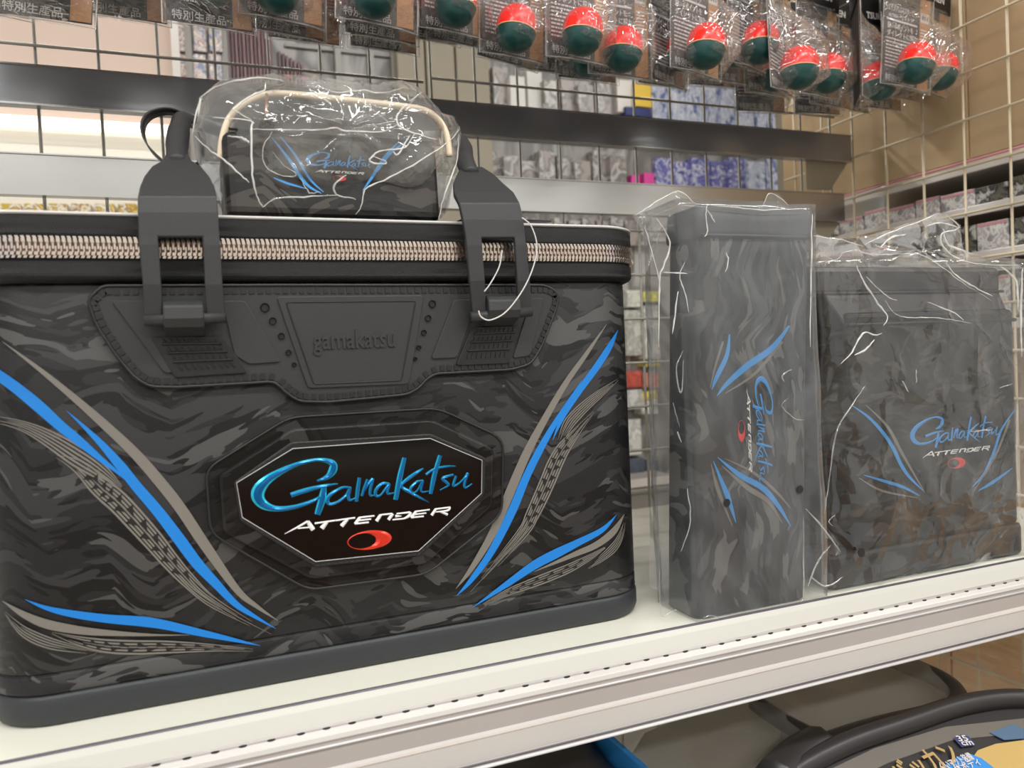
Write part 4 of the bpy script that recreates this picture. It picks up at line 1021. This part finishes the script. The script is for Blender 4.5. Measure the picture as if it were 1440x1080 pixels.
def make_packet(dark=False):
    t = thing('float_packet', 'x', 'packet')
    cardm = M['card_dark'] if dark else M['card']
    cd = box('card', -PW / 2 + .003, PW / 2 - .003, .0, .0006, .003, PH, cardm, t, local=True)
    box('tan_strip', PW / 2 - .018, PW / 2 - .0035, -.0004, 0, .004, PH - .002, M['tan'], cd, local=True)
    mb = MB()
    for (txt, x, z, w, h), (V, F, tw, th) in zip(TXT, tcache):
        mb.add([(x + v.x / tw * w, -.0002 - (v.z + .5) * .0002, z + v.y / th * h) for v in V], F)
    mb.build('card_lettering', M['ink'], cd, local=True)
    mb = MB()
    rnd = random.Random(3)
    for k in range(9):
        z = .0485 - k * .0036; x = -.029
        while x < .012:
            w = rnd.uniform(.0012, .005); mb.box(x, min(x + w, .0135), -.0004, -.0002, z, z + .0016); x += w + .0008
    for k in range(12):
        z = .066 - k * .0032; mb.box(.0185, .0275, -.0006, -.0004, z, z + .0014)
    mb.box(-.029, .0135, -.0004, -.0002, .0680, .0700)
    mb.build('fine_print', M['ink'], cd, local=True)
    V, F, tw, th = t011
    box('number_patch', .0175, .0295, -.0006, -.0004, .0745, .0845, M['ink'], cd, local=True)
    mesh('number', [(.0235 + v.x / tw * .0085, -.0007 - (v.z + .5) * .0002, .0795 + v.y / th * .0045) for v in V], F, M['header'], cd, local=True)
    hd = box('header_card', -PW / 2, PW / 2, -.0016, .0022, PH - .002, PH + .034, M['header'], t, .0006, local=True)
    V, F, tw, th = tken
    mesh('header_lettering', [(v.x / tw * .044, -.0017 - (v.z + .5) * .0002, PH + .012 + v.y / th * .008) for v in V], F, M['ink'], hd, local=True)
    a, b = float_mesh()
    fx, fz = (.0, .031) if dark else (-.008, .0185)
    tilt = Matrix.Rotation(.12, 3, 'Y')
    V, F = lathe(a); ft = mesh('float_top', [tilt @ v + Vector((fx, -.0205, fz)) for v in V], F, M['floatred'], t, True, local=True)
    V, F = lathe(b); fb = mesh('float_bottom', [tilt @ v + Vector((fx, -.0205, fz)) for v in V], F, M['floatteal'], t, True, local=True)
    n = 20; pts = [tilt @ Vector((.0183 * math.cos(2 * PI * k / n), .0183 * math.sin(2 * PI * k / n), -.003)) + Vector((fx, -.0205, fz)) for k in range(n)]
    MB().tube(pts, .0006, 5, True).build('ring', M['floatring'], ft, True, local=True)
    # clear pouch: bulging front sheet over the float, flat behind
    V = []; F = []; nx, nz = 18, 30
    for j in range(nz + 1):
        for i in range(nx + 1):
            u = i / nx; v = j / nz; x = -PW / 2 + PW * u; z = PH * v
            eu = min(1, 3.2 * min(u, 1 - u)); ev = min(1, z / .008) * (1 if z < .042 else max(.03, 1 - (z - .042) / .05))
            y = -.042 * (eu ** .8) * ev - .001
            vv = Vector((x, y, z)); vv += crumple(vv, .0022 * min(1, eu * 1.5), 75, 1.7)
            if z < .001: vv.z = -.001; vv.y = -.002
            V.append(vv)
    for j in range(nz):
        for i in range(nx): F.append((j * (nx + 1) + i, j * (nx + 1) + i + 1, (j + 1) * (nx + 1) + i + 1, (j + 1) * (nx + 1) + i))
    mesh('clear_pouch', V, F, M['film_pack'], t, True, local=True)
    e = .0009
    MB().tube([(-PW / 2, -.001, PH), (-PW / 2, -.001, 0), (-PW / 4, -.012, -.003), (PW / 4, -.012, -.003), (PW / 2, -.001, 0), (PW / 2, -.001, PH)], .0006, 5).build('pouch_seam', M['film_seam'], t, True, local=True)
    return t
M['film_seam'] = film('pouch_edge', .45, (230, 225, 220), .1, 20, .1)
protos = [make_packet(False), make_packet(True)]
used = [False, False]
def copy_tree(o, parent=None):
    c = o.copy(); COL.objects.link(c); c.parent = parent
    for ch in list(o.children): copy_tree(ch, c)
    return c
def packet(cx, bot, y, rz, kind, label, ry=0., sc=1.0, rx=0.):
    o = protos[kind] if not used[kind] else copy_tree(protos[kind]); used[kind] = True
    o.location = P(cx, bot, y); o.rotation_euler = (rx, ry, math.radians(rz)); o['label'] = label; o['group'] = 'float packets hanging from the net'; o.scale = (sc,) * 3
    return o
R_ = math.radians
hooks = []
def peg(x, z, y0=.60):
    t = thing('display_hook', 'chrome peg hook sticking out of the wire net above the packets', 'hook', (x, .80, z), 'peg hooks for the float packets')
    MB().tube([(x, .803, z), (x, y0, z), (x, y0 - .01, z + .008)], .0022, 8).build('peg', M['hook'], t, True)
    return t
# (centre px, bottom px, y, rot z, kind, label, tilt)
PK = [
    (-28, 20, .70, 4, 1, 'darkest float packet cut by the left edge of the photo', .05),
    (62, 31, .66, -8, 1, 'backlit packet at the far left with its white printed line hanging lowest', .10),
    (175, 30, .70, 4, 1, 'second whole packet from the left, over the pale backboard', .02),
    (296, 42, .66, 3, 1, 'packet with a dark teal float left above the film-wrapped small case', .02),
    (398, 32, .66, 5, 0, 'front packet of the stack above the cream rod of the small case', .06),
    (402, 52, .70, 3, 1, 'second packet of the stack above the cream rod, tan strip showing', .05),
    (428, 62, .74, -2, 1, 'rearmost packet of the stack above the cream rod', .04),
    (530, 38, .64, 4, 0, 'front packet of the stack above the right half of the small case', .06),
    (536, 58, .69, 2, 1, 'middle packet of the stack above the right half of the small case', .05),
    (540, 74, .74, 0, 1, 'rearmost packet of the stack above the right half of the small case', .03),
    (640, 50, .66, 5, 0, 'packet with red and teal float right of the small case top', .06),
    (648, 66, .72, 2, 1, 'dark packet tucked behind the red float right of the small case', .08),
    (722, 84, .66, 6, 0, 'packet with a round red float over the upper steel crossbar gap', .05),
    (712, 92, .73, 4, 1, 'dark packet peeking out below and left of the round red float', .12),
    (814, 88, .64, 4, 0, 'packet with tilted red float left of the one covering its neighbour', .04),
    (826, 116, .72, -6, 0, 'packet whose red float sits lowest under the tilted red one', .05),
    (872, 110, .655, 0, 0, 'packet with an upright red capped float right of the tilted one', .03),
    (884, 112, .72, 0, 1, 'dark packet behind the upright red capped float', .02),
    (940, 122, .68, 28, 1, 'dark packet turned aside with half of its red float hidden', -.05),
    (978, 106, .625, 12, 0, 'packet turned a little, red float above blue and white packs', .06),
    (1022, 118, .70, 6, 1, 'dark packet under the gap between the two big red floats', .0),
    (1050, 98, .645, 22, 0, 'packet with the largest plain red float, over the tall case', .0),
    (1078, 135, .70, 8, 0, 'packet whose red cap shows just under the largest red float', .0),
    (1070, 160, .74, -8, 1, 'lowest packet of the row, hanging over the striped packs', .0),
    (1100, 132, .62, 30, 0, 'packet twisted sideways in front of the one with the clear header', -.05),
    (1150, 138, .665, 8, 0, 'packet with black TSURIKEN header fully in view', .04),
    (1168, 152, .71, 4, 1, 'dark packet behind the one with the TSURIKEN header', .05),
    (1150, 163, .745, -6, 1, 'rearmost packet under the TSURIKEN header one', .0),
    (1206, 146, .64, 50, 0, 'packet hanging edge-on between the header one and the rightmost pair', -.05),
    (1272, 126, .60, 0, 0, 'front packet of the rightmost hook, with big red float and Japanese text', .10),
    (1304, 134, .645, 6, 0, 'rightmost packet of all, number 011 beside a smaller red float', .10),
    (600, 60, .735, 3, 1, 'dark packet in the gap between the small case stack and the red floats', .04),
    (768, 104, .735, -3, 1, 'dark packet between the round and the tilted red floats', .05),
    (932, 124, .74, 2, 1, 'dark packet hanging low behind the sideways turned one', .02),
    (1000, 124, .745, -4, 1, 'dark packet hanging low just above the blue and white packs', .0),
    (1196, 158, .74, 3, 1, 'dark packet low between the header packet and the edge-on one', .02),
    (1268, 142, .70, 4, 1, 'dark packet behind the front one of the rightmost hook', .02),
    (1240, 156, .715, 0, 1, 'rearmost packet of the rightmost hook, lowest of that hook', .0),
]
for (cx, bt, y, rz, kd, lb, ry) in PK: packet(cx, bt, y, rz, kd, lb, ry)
fronts = sorted([o for o in bpy.data.objects if o.name.startswith('float_packet') and o.location.y < .675], key=lambda o: o.location.x)
for k, o in enumerate(fronts):
    tilt_x = o.location.x + math.sin(o.rotation_euler.y) * .128
    h_ = peg(tilt_x, o.location.z + .128, o.location.y - .012)
    h_['label'] = 'chrome peg hook carrying the %s' % (o['label'].split(',')[0].replace('packet with ', 'packet with ')) if len(o['label'].split(',')[0].split()) <= 11 else 'chrome peg hook above the packets, %s from the left end' % ['first', 'second', 'third', 'fourth', 'fifth', 'sixth', 'seventh', 'eighth', 'ninth', 'tenth', 'eleventh', 'twelfth', 'thirteenth', 'fourteenth', 'fifteenth', 'sixteenth', 'seventeenth', 'eighteenth', 'nineteenth', 'twentieth'][min(k, 19)]

# ------------------------------------------------------------------ shelf next door behind the side net
nb = thing('side_shelf_unit', 'tan cardboard-backed shelf unit seen through the cream side net', 'shelf', (.95, .7, -.45))
zc1 = PX(1341, 231, .845).z
bx0_, bx1_ = .36, .95
def bx(name, *a, bv=.001, m='card_box'): return box(name, *a[:6], M[m], nb, bv)
bx('partition_board', .842, .848, .36, .640, zc1, .85)
bx('partition_board', .842, .848, .642, bx1_, zc1, .85)
MB().tube([(.8425, .36, zc1 - .002), (.8425, bx1_, zc1 - .002)], .0016, 6).build('edge_strip', M['pinkband'], nb, True)
for z in (zc1 - .0155, zc1 - .066, zc1 - .120, zc1 - .2):
    box('shelf_lip', .843, .848, .36, bx1_, z, z + .0115, M['rail_white'], nb, .001)
    box('shelf_board', .85, 1.05, .36, bx1_, z + .004, z + .008, M['rail_white'], nb)
box('backboard', 1.05, 1.055, .36, bx1_, -.45, .5, M['card_box'], nb)
rnd = random.Random(5)
WID = [.042, .038, .046, .034, .044, .040, .047, .036, .043, .039, .045, .037, .041, .04, .04]
NC = 13
ORD2 = ['first', 'second', 'third', 'fourth', 'fifth', 'sixth', 'seventh', 'eighth', 'ninth', 'tenth', 'eleventh', 'twelfth', 'thirteenth']
for z0, h, lv in ((zc1 - .058, .030, 'top'), (zc1 - .112, .038, 'second'), (zc1 - .190, .055, 'third')):
    y = .40; ys = []
    while y < .92:
        w = WID[len(ys)]; ys.append(y); kk = NC - len(ys); white = rnd.random() < (.85 if lv == 'top' else .45)
        t = thing('tackle_carton', 'small %s carton, %s level next door, %s from the far end' % ('white pink-banded' if white else 'dark', lv, ORD2[max(0, kk)]), 'carton', (.87, y, z0), '%s cartons, %s level next door' % ('white' if white else 'dark', lv))
        hh = h * rnd.uniform(.8, .98)
        box('carton', .853, .90, y, y + w - .002, z0, z0 + hh, M['boxart' if white else 'boxart2'], t, .0008)
        if white: box('band', .8522, .853, y + .001, y + w - .003, z0 + hh - .004, z0 + hh - .001, M['pinkband'], t)
        y += w

# ------------------------------------------------------------------ the aisle behind
def Pb(px, py, y): return P(px, py, y)
def panel(name, label, cat, px0, px1, py0, py1, y, mat, th=.01, group=None, bv=.001):
    a = P(px0, (py0 + py1) / 2, y); b = P(px1, (py0 + py1) / 2, y); z1 = P((px0 + px1) / 2, py0, y).z; z0 = P((px0 + px1) / 2, py1, y).z
    o = box(name, a.x, b.x, y, y + th, z0, z1, mat, None, bv)
    if label: tag(o, label, cat, group)
    return o
def unit_part(t, name, px0, px1, py0, py1, y, mat, th=.01):
    a = P(px0, (py0 + py1) / 2, y); b = P(px1, (py0 + py1) / 2, y); z1 = P((px0 + px1) / 2, py0, y).z; z0 = P((px0 + px1) / 2, py1, y).z
    return box(name, a.x, b.x, y, y + th, z0, z1, mat, t, .001)
u1 = thing('backlit_shelf_unit', 'pale backlit shelf unit behind the net at left', 'shelf', (P(100, 150, 1.35).x, 1.35, -1.2))
unit_part(u1, 'upper_backboard', -260, 244, -160, 160, 1.40, M['pink_panel'])
unit_part(u1, 'lower_backboard', -260, 250, 176, 520, 1.40, M['cream_panel'])
a = P(-260, 166, 1.36); b = P(250, 168, 1.36)
MB().tube([(a.x, 1.37, .5 * (a.z + b.z)), (b.x, 1.37, .5 * (a.z + b.z))], .009, 10).build('shelf_lamp', M['lampb'], u1, True)
box('upright', P(246, 150, 1.38).x, P(246, 150, 1.38).x + .012, 1.36, 1.42, -1.2, 1.1, M['rail_white'], u1)
M['gold'] = blotch('gold_packs', [(240, 236, 220), (220, 190, 90), (160, 120, 40), (238, 234, 225), (200, 170, 60)], 60, .3, 1.)
ORD = ['first', 'second', 'third', 'fourth', 'fifth', 'sixth', 'seventh', 'eighth', 'ninth', 'tenth', 'eleventh', 'twelfth']
YB2 = 1.62
for k in range(6):
    panel('small_tackle_pack', ORD[k] + ' from the left of the gold packs under the pale backlit board', 'pack', 2 + k * 33, 30 + k * 33, 286, 330, 1.385, M['gold'], .0155, 'gold packs under the backlit board')
u2 = thing('aisle_shelf_unit', 'grey aisle shelving with beige uprights behind the net', 'shelf', (P(700, 200, YB2).x, YB2, -1.2))
def board(name, px0, px1, py, y, ztop, mat, th):
    box(name, P(px0, py, y).x, P(px1, py, y).x, y, y + th, -1.2, ztop, mat, u2, .001)
for (a, b) in ((562, 600), (603, 642), (645, 690)): board('beige_panel', a, b, 150, YB2 - .05, 1.3, M['beige'], .05)
for (a, b) in ((1106, 1134), (1137, 1166), (1169, 1225)): board('beige_panel', a, b, 230, 1.30, 1.3, M['beige'], .03)
M['greyback'] = blotch('grey_glazed_goods', [(84, 82, 80), (120, 117, 112), (150, 147, 142), (104, 100, 98), (176, 174, 170)], 10, .3, .8, (1, 1, .35))
board('glazed_back', 246, 1240, 300, YB2, 1.3, M['greyback'], .03)
for py in (88, 205, 262, 335):
    box('shelf_lip', P(690, py, YB2).x, P(1100, py, YB2).x, YB2 - .008, YB2, P(900, py + 5, YB2).z, P(900, py, YB2).z, M['rail_white'], u2)
for py in (70, 190):
    box('shelf_lip', P(400, py, YB2).x, P(560, py, YB2).x, YB2 - .008, YB2, P(480, py + 5, YB2).z, P(480, py, YB2).z, M['greypost'], u2)
for a in (262, 312, 470, 516, 548): box('post', P(a, 100, YB2).x, P(a, 100, YB2).x + .012, YB2 - .02, YB2, -1.2, 1.3, M['greypost'], u2)
def pack(name, label, cat, a, b, c, d, dep, mat, group=None):
    return panel(name, label, cat, a, b, c, d, YB2 - dep, mat, dep - .0005, group, .001)
M['maroon'] = pmat('maroon_sleeve', (96, 62, 66), .3); M['maroon2'] = pmat('plum_sleeve', (128, 92, 96), .3)
for k in range(12):
    a = 320 + k * 5.4
    pack('hanging_sleeve', ORD[k] + ' from the left of the maroon sleeves in the left stack', 'sleeve', a, a + 4.2, 20 + k * 1.2, 116 + k * .8, .010 + .006 * k, M['maroon' if k % 2 else 'maroon2'], 'maroon sleeves in the left stack')
for k in range(7):
    a = 392 + k * 5.4
    pack('hanging_sleeve', ORD[k] + ' from the left of the maroon sleeves in the right stack', 'sleeve', a, a + 4.2, 72 + k * 3, 122, .010 + .006 * k, M['maroon' if k % 2 else 'maroon2'], 'maroon sleeves in the right stack')
M['clearpk'] = blotch('clear_lure_pack', [(120, 118, 114), (190, 186, 178), (240, 240, 236), (150, 90, 90), (210, 208, 200), (100, 120, 160)], 60, .2, 1.5)
for k in range(9):
    r0 = (k // 3) * 42; c0_ = (k % 3) * 22
    pack('lure_pack', 'clear lure pack right of the pale board, %s row, %s column' % (('top', 'middle', 'bottom')[k // 3], ('left', 'middle', 'right')[k % 3]), 'pack', 250 + c0_, 268 + c0_, 34 + r0, 72 + r0, .01 + .01 * (k % 3), M['clearpk'], 'clear packs right of the pale board')
M['bluewhite'] = blotch('blue_white_pack', [(226, 230, 238), (190, 200, 220), (240, 242, 246), (130, 146, 190), (232, 234, 240), (100, 118, 170)], 34, .25, 2., (1.4, 1, .6))
M['yellowpk'] = pmat('yellow_pack', (236, 200, 70), .4); M['navy'] = pmat('navy_pack', (30, 44, 110), .4)
M['purple'] = blotch('violet_pack', [(60, 62, 140), (100, 104, 180), (226, 228, 240), (70, 70, 150), (120, 122, 190)], 34, .25, 2.)
M['pinkpk'] = pmat('magenta_pack', (222, 70, 160), .35)
k = 0
for px in range(918, 1100, 24):
    pack('tackle_pack', ORD[k] + ' from the left, blue and white pack in the upper row behind the net', 'pack', px, px + 22, 112 - (k % 2) * 6, 200, .012 + .012 * (k % 3), M['bluewhite'], 'blue and white packs in the upper row'); k += 1
pack('tackle_pack', 'white pack with a pale face left of the yellow one', 'pack', 868, 890, 112, 158, .02, M['rail_white'])
pack('tackle_pack', 'yellow pack among the blue and white ones in the upper row', 'pack', 892, 916, 118, 150, .03, M['yellowpk'])
pack('tackle_pack', 'navy pack below the yellow one in the upper row', 'pack', 880, 915, 151, 163, .03, M['navy'])
k = 0
for px in range(922, 1100, 26):
    pack('tackle_pack', ORD[k] + ' from the left, violet and white pack in the row between the two crossbars', 'pack', px, px + 24, 222 + (k % 2) * 5, 262 + k * 3, .015 + .012 * (k % 3), M['purple'] if k < 5 else M['bluewhite'], 'violet packs between the crossbars'); k += 1
pack('tackle_pack', 'larger magenta pack left of the violet ones', 'pack', 906, 920, 243, 262, .03, M['pinkpk'])
pack('tackle_pack', 'smaller magenta pack standing furthest left between the crossbars', 'pack', 888, 900, 246, 262, .03, M['pinkpk'])
M['greypk'] = blotch('grey_pack', [(84, 82, 80), (130, 127, 122), (196, 193, 188), (110, 107, 104), (160, 150, 145)], 26, .25, .6)
M['whitepk'] = pmat('white_pack', (222, 220, 215), .35)
for k in range(7):
    pack('tackle_box', ORD[k] + ' from the left, grey boxed item in the upper row left of the blue packs', 'box', 694 + k * 24, 715 + k * 24, 94 + k * 3 + (k % 2) * 10, 158 + k * 3, .03 + .02 * (k % 2), M['whitepk'] if k in (1, 2) else M['greypk'], 'grey boxes in the upper row')
for k in range(8):
    pack('tackle_box', ORD[k] + ' from the left, grey boxed item between the two crossbars', 'box', 684 + k * 25, 706 + k * 25, 212 + (k % 3) * 7, 262, .03 + .02 * (k % 2), M['greypk'], 'grey boxes between the crossbars')
for k in range(9):
    pack('tackle_box', ORD[k] + ' from the left, small grey box under the lower crossbar right of the bag handle', 'box', 740 + k * 20, 757 + k * 20, 306 + (k % 2) * 4, 345, .03, M['greypk'], 'grey boxes under the lower crossbar')
gap = [(882, 408, 432, (215, 216, 205)), (905, 410, 424, (226, 220, 110)), (880, 436, 500, (196, 196, 186)), (905, 430, 505, (206, 206, 198)), (905, 506, 515, (214, 196, 70)), (880, 522, 545, (200, 84, 66)), (904, 524, 545, (206, 128, 110)), (882, 548, 575, (200, 200, 196)), (902, 550, 562, (222, 200, 60)), (903, 563, 582, (210, 206, 198)), (880, 590, 640, (214, 214, 206)), (884, 645, 672, (84, 92, 106)), (904, 648, 668, (62, 70, 86))]
names = ['pale pack at the top of the gap left of the tall case', 'lime yellow pack at the top of the gap beside the tall case film', 'tall pale rod-tip pack high in the gap', 'second tall pale pack high in the gap, nearer the tall case', 'mustard strip pack above the red ones in the gap', 'red pack in the gap between bag and tall case', 'salmon pack right of the red one in the gap', 'white pack under the red one in the gap', 'yellow pack halfway down the gap', 'pale pack directly under the yellow one in the gap', 'wide white pack low in the gap', 'slate blue pack low in the gap', 'dark navy pack low in the gap beside the film']
for i, ((px, a, b, c_), nm) in enumerate(zip(gap, names)):
    m_ = blotch('gap_pack_print_%d' % i, [c_, tuple(min(255, v + 20) for v in c_), tuple(int(v * .8) for v in c_), c_], 40, .35, 1.)
    pack('tackle_pack', nm, 'pack', px, px + 22, a, b, .03 + .01 * (i % 2), m_)
pack('tackle_tray', 'long grey white tray crossing the foot of the gap', 'tray', 872, 950, 672, 684, .12, M['rail_white'])
pack('cardboard_box', 'plain brown cardboard box behind the net low in the gap', 'box', 868, 960, 686, 760, .1, M['card_box'])
# lower shelf back: plywood
pw = thing('plywood_backing', 'light plywood boards behind the side net under the shelf', 'board', (.9, .7, -.45))
for k in range(4):
    box('board', .86, .875, .20 + k * .25, .447 + k * .25, -.45, -.075, M['wood'], pw, .002)
    box('board', .86, .875, .20 + k * .25, .447 + k * .25, -.074, -.03, M['wood'], pw, .002)
box('board', .0, .86, 1.05, 1.065, -.45, -.03, M['greypost'], pw, .002)

# ------------------------------------------------------------------ lower shelf goods
ls = thing('lower_shelf', 'lower cream shelf board under the display shelf', 'shelf', (.3, .6, -.46))
box('shelf_board', -.55, .80, .40, .80, -.47, -.455, M['shelf'], ls, .001)
lbag = thing('storage_bag', 'olive grey soft bag with black webbing, in film on the lower shelf', 'bag', (.45, .6, -.455))
def soft_top(name, x0, x1, y0, y1, zf, zb, mat, parent, thick, seed, nx=16, ny=12, puff=.012):
    V = []; F = []
    for j in range(ny + 1):
        for i in range(nx + 1):
            u, v = i / nx, j / ny; x = x0 + (x1 - x0) * u; y = y0 + (y1 - y0) * v; z = zf + (zb - zf) * v
            z += puff * math.sin(PI * u) ** .6 * math.sin(PI * v) ** .6 + noise.noise(Vector((x * 16 + seed, y * 16, 0))) * .006
            V.append((x, y, z))
    m = len(V)
    for j in range(ny):
        for i in range(nx): F.append((j * (nx + 1) + i, j * (nx + 1) + i + 1, (j + 1) * (nx + 1) + i + 1, (j + 1) * (nx + 1) + i))
    rim = [i for i in range(nx + 1)] + [(j) * (nx + 1) + nx for j in range(1, ny + 1)] + [ny * (nx + 1) + i for i in range(nx - 1, -1, -1)] + [j * (nx + 1) for j in range(ny - 1, 0, -1)]
    b0 = len(V)
    for k in rim: V.append((V[k][0], V[k][1], V[k][2] - thick))
    r = len(rim)
    for k in range(r): F.append((rim[k], rim[(k + 1) % r], b0 + (k + 1) % r, b0 + k))
    F.append(tuple(b0 + k for k in range(r)))
    return mesh(name, V, F, mat, parent, True)
def onp(px, py, lift=0.):
    r = ROT @ Vector((px - 720.0, -(py - 540.0), -FPX))
    s_ = (-.182 + lift - EYE.z) / (r.z - .10 * r.y); return EYE + r * s_
def slab(name, pts, mat, parent, lift, th, bv=.004):
    V = [onp(a, b, lift) for a, b in pts]; n = len(V); V2 = [v - Vector((0, 0, th)) for v in V]
    o = mesh(name, V + V2, [tuple(range(n)), tuple(range(n, 2 * n))[::-1]] + [(i, (i + 1) % n, n + (i + 1) % n, n + i) for i in range(n)], mat, parent)
    if bv: bevel(o, bv, 3, 40)
    return o
slab('body', [(885, 1060), (905, 1028), (1058, 960), (1062, 1000), (1100, 1024), (1080, 1060), (1050, 1100), (905, 1130)], M['olive'], lbag, -.004, .30)
l2 = thing('storage_bag', 'grey soft case with thick black bound rim, right of the olive bag', 'bag', (.56, .6, -.455))
RIM = [(1225, 915), (1300, 945), (1338, 967), (1347, 988), (1318, 1003), (1240, 1022), (1180, 1040), (1132, 1060), (1095, 1090)]
slab('body', [(1066, 955), (1225, 905), (1300, 942), (1338, 965), (1347, 988), (1318, 1003), (1240, 1022), (1180, 1040), (1142, 1058), (1120, 1046), (1106, 1026), (1067, 1000)], M['olive'], l2, -.002, .30)
def band(name, pts, r, parent, mat='blackv', flat=1.0, lift=.010):
    c = crom([onp(a, b, lift) for a, b in pts], 6); return MB().tube(c, r, 10, flat=flat).build(name, M[mat], parent, True)
band('bound_rim', RIM, .0085, l2)
band('webbing_strap', [(1062, 988), (1100, 1014), (1140, 1036), (1170, 1050), (1200, 1040)], .0075, l2)
band('webbing_strap', [(1155, 1050), (1120, 1070), (1090, 1100)], .016, l2)
# labelled bag front right
l3 = thing('labelled_bag', 'dark bag with a gold and blue printed label at the bottom right corner', 'bag', (.62, .52, -.455))
def onl(px, py, off=0.):
    r = ROT @ Vector((px - 720.0, -(py - 540.0), -FPX)); k_ = .55
    # plane z = -.155 + (y-.50)*k
    s = (-.122 - .45 * k_ - EYE.z + off) / (r.z - k_ * r.y); return EYE + r * s
def slabp(name, pts, mat, parent, off, th=.0006):
    V = [onl(a, b, off) for a, b in pts]; n = len(V)
    V2 = [v - Vector((0, 0, th)) for v in V]
    return mesh(name, V + V2, [tuple(range(n)), tuple(range(n, 2 * n))[::-1]] + [(i, (i + 1) % n, n + (i + 1) % n, n + i) for i in range(n)], mat, parent)
slabp('body', [(1060, 1140), (1110, 1088), (1180, 1050), (1250, 1025), (1340, 992), (1420, 984), (1500, 985), (1560, 1020), (1560, 1200), (1060, 1200)], M['blackv'], l3, 0, .12)
c = crom([onl(a, b, .004) for a, b in ((1075, 1120), (1120, 1082), (1190, 1046), (1265, 1020), (1350, 992), (1420, 982), (1490, 986))], 5)
MB().tube(c, .008, 10).build('bound_rim', M['blackv'], l3, True)
M['labelgrey'] = pmat('grey_panel_vinyl', (104, 99, 92), .4)
slabp('grey_panel', [(1150, 1090), (1230, 1052), (1330, 1022), (1440, 1010), (1440, 1030), (1340, 1040), (1250, 1072), (1190, 1100)], M['labelgrey'], l3, .001)
M['gold_ink'] = pmat('gold_lettering', (186, 156, 104), .4, .3); M['label_y'] = pmat('ochre_label', (186, 156, 92), .5); M['label_b'] = pmat('sky_blue_label', (44, 132, 206), .45); M['label_s'] = pmat('slate_blue_patch', (74, 100, 128), .45); M['label_d'] = pmat('dark_blue_patch', (52, 62, 110), .45)
slabp('ochre_label', [(1330, 1120), (1375, 1055), (1400, 1046), (1445, 1040), (1500, 1038), (1500, 1120)], M['label_y'], l3, .0018)
slabp('blue_label', [(1300, 1100), (1325, 1078), (1345, 1065), (1362, 1059), (1380, 1066), (1398, 1080), (1410, 1110)], M['label_b'], l3, .0026)
slabp('blue_patch', [(1341, 1038), (1350, 1033), (1362, 1035), (1372, 1047), (1352, 1050)], M['label_d'], l3, .0024)
slabp('blue_patch', [(1392, 1030), (1425, 1018), (1440, 1026), (1440, 1038), (1412, 1040)], M['label_s'], l3, .0022)
def ltext(txt, name, mat, a, b, h, off):
    A, B = onl(*a, off), onl(*b, off); u = (B - A); w = u.length; u.normalize(); nrm = Vector((0, -.55, 1)).normalized(); up = nrm.cross(u); c_ = (A + B) / 2
    V, F, tw, th = text_mesh(txt, 1, .015, .5, 0, 2)
    mesh(name, [c_ + u * (v.x / tw * w) + up * (v.y / th * h) + nrm * ((v.z + .5) * .0004) for v in V], F, mat, l3)
ltext('バッカン', 'gold_lettering', M['gold_ink'], (1258, 1092), (1342, 1056), .020, .003)
ltext('35', 'size_number', M['ink'], (1346, 1039), (1360, 1038), .005, .0032)
ltext('cm', 'size_unit', M['ink'], (1352, 1046), (1368, 1045), .0035, .0032)
ltext('くいマット装備', 'label_lettering', M['ink'], (1322, 1078), (1366, 1063), .0065, .0034)
ltext('全体ボディ', 'label_lettering', M['ink'], (1334, 1086), (1376, 1070), .0065, .0034)
# film over the lower goods
V = []; F = []; nx, ny = 60, 30
for j in range(ny + 1):
    for i in range(nx + 1):
        u, v = i / nx, j / ny; x = .28 + .50 * u; y = .440 + .30 * v; z = -.100 - .03 * (1 - v) ** 3
        vv = Vector((x, y, z)); V.append(vv + Vector((0, 0, 1)) * (noise.noise(vv * 30) * .004 + noise.noise(vv * 90) * .0008))
for j in range(ny):
    for i in range(nx): F.append((j * (nx + 1) + i, j * (nx + 1) + i + 1, (j + 1) * (nx + 1) + i + 1, (j + 1) * (nx + 1) + i))
mesh('clear_wrapper', V, F, M['film_thin'], l2, True)
# left lower things
l4 = thing('storage_bag', 'dark vinyl bag left of the olive one, under the price rail', 'bag', (.22, .5, -.455))
soft_top('body', .13, .262, .445, .62, -.118, -.11, M['blackv'], l4, .31, 9.)
l5 = thing('blue_pack', 'bright blue pack between the dark and olive bags on the lower shelf', 'pack', (.262, .46, -.455))
box('pack', .2645, .2685, .452, .60, -.455, -.100, M['label_b'], l5, .0015)
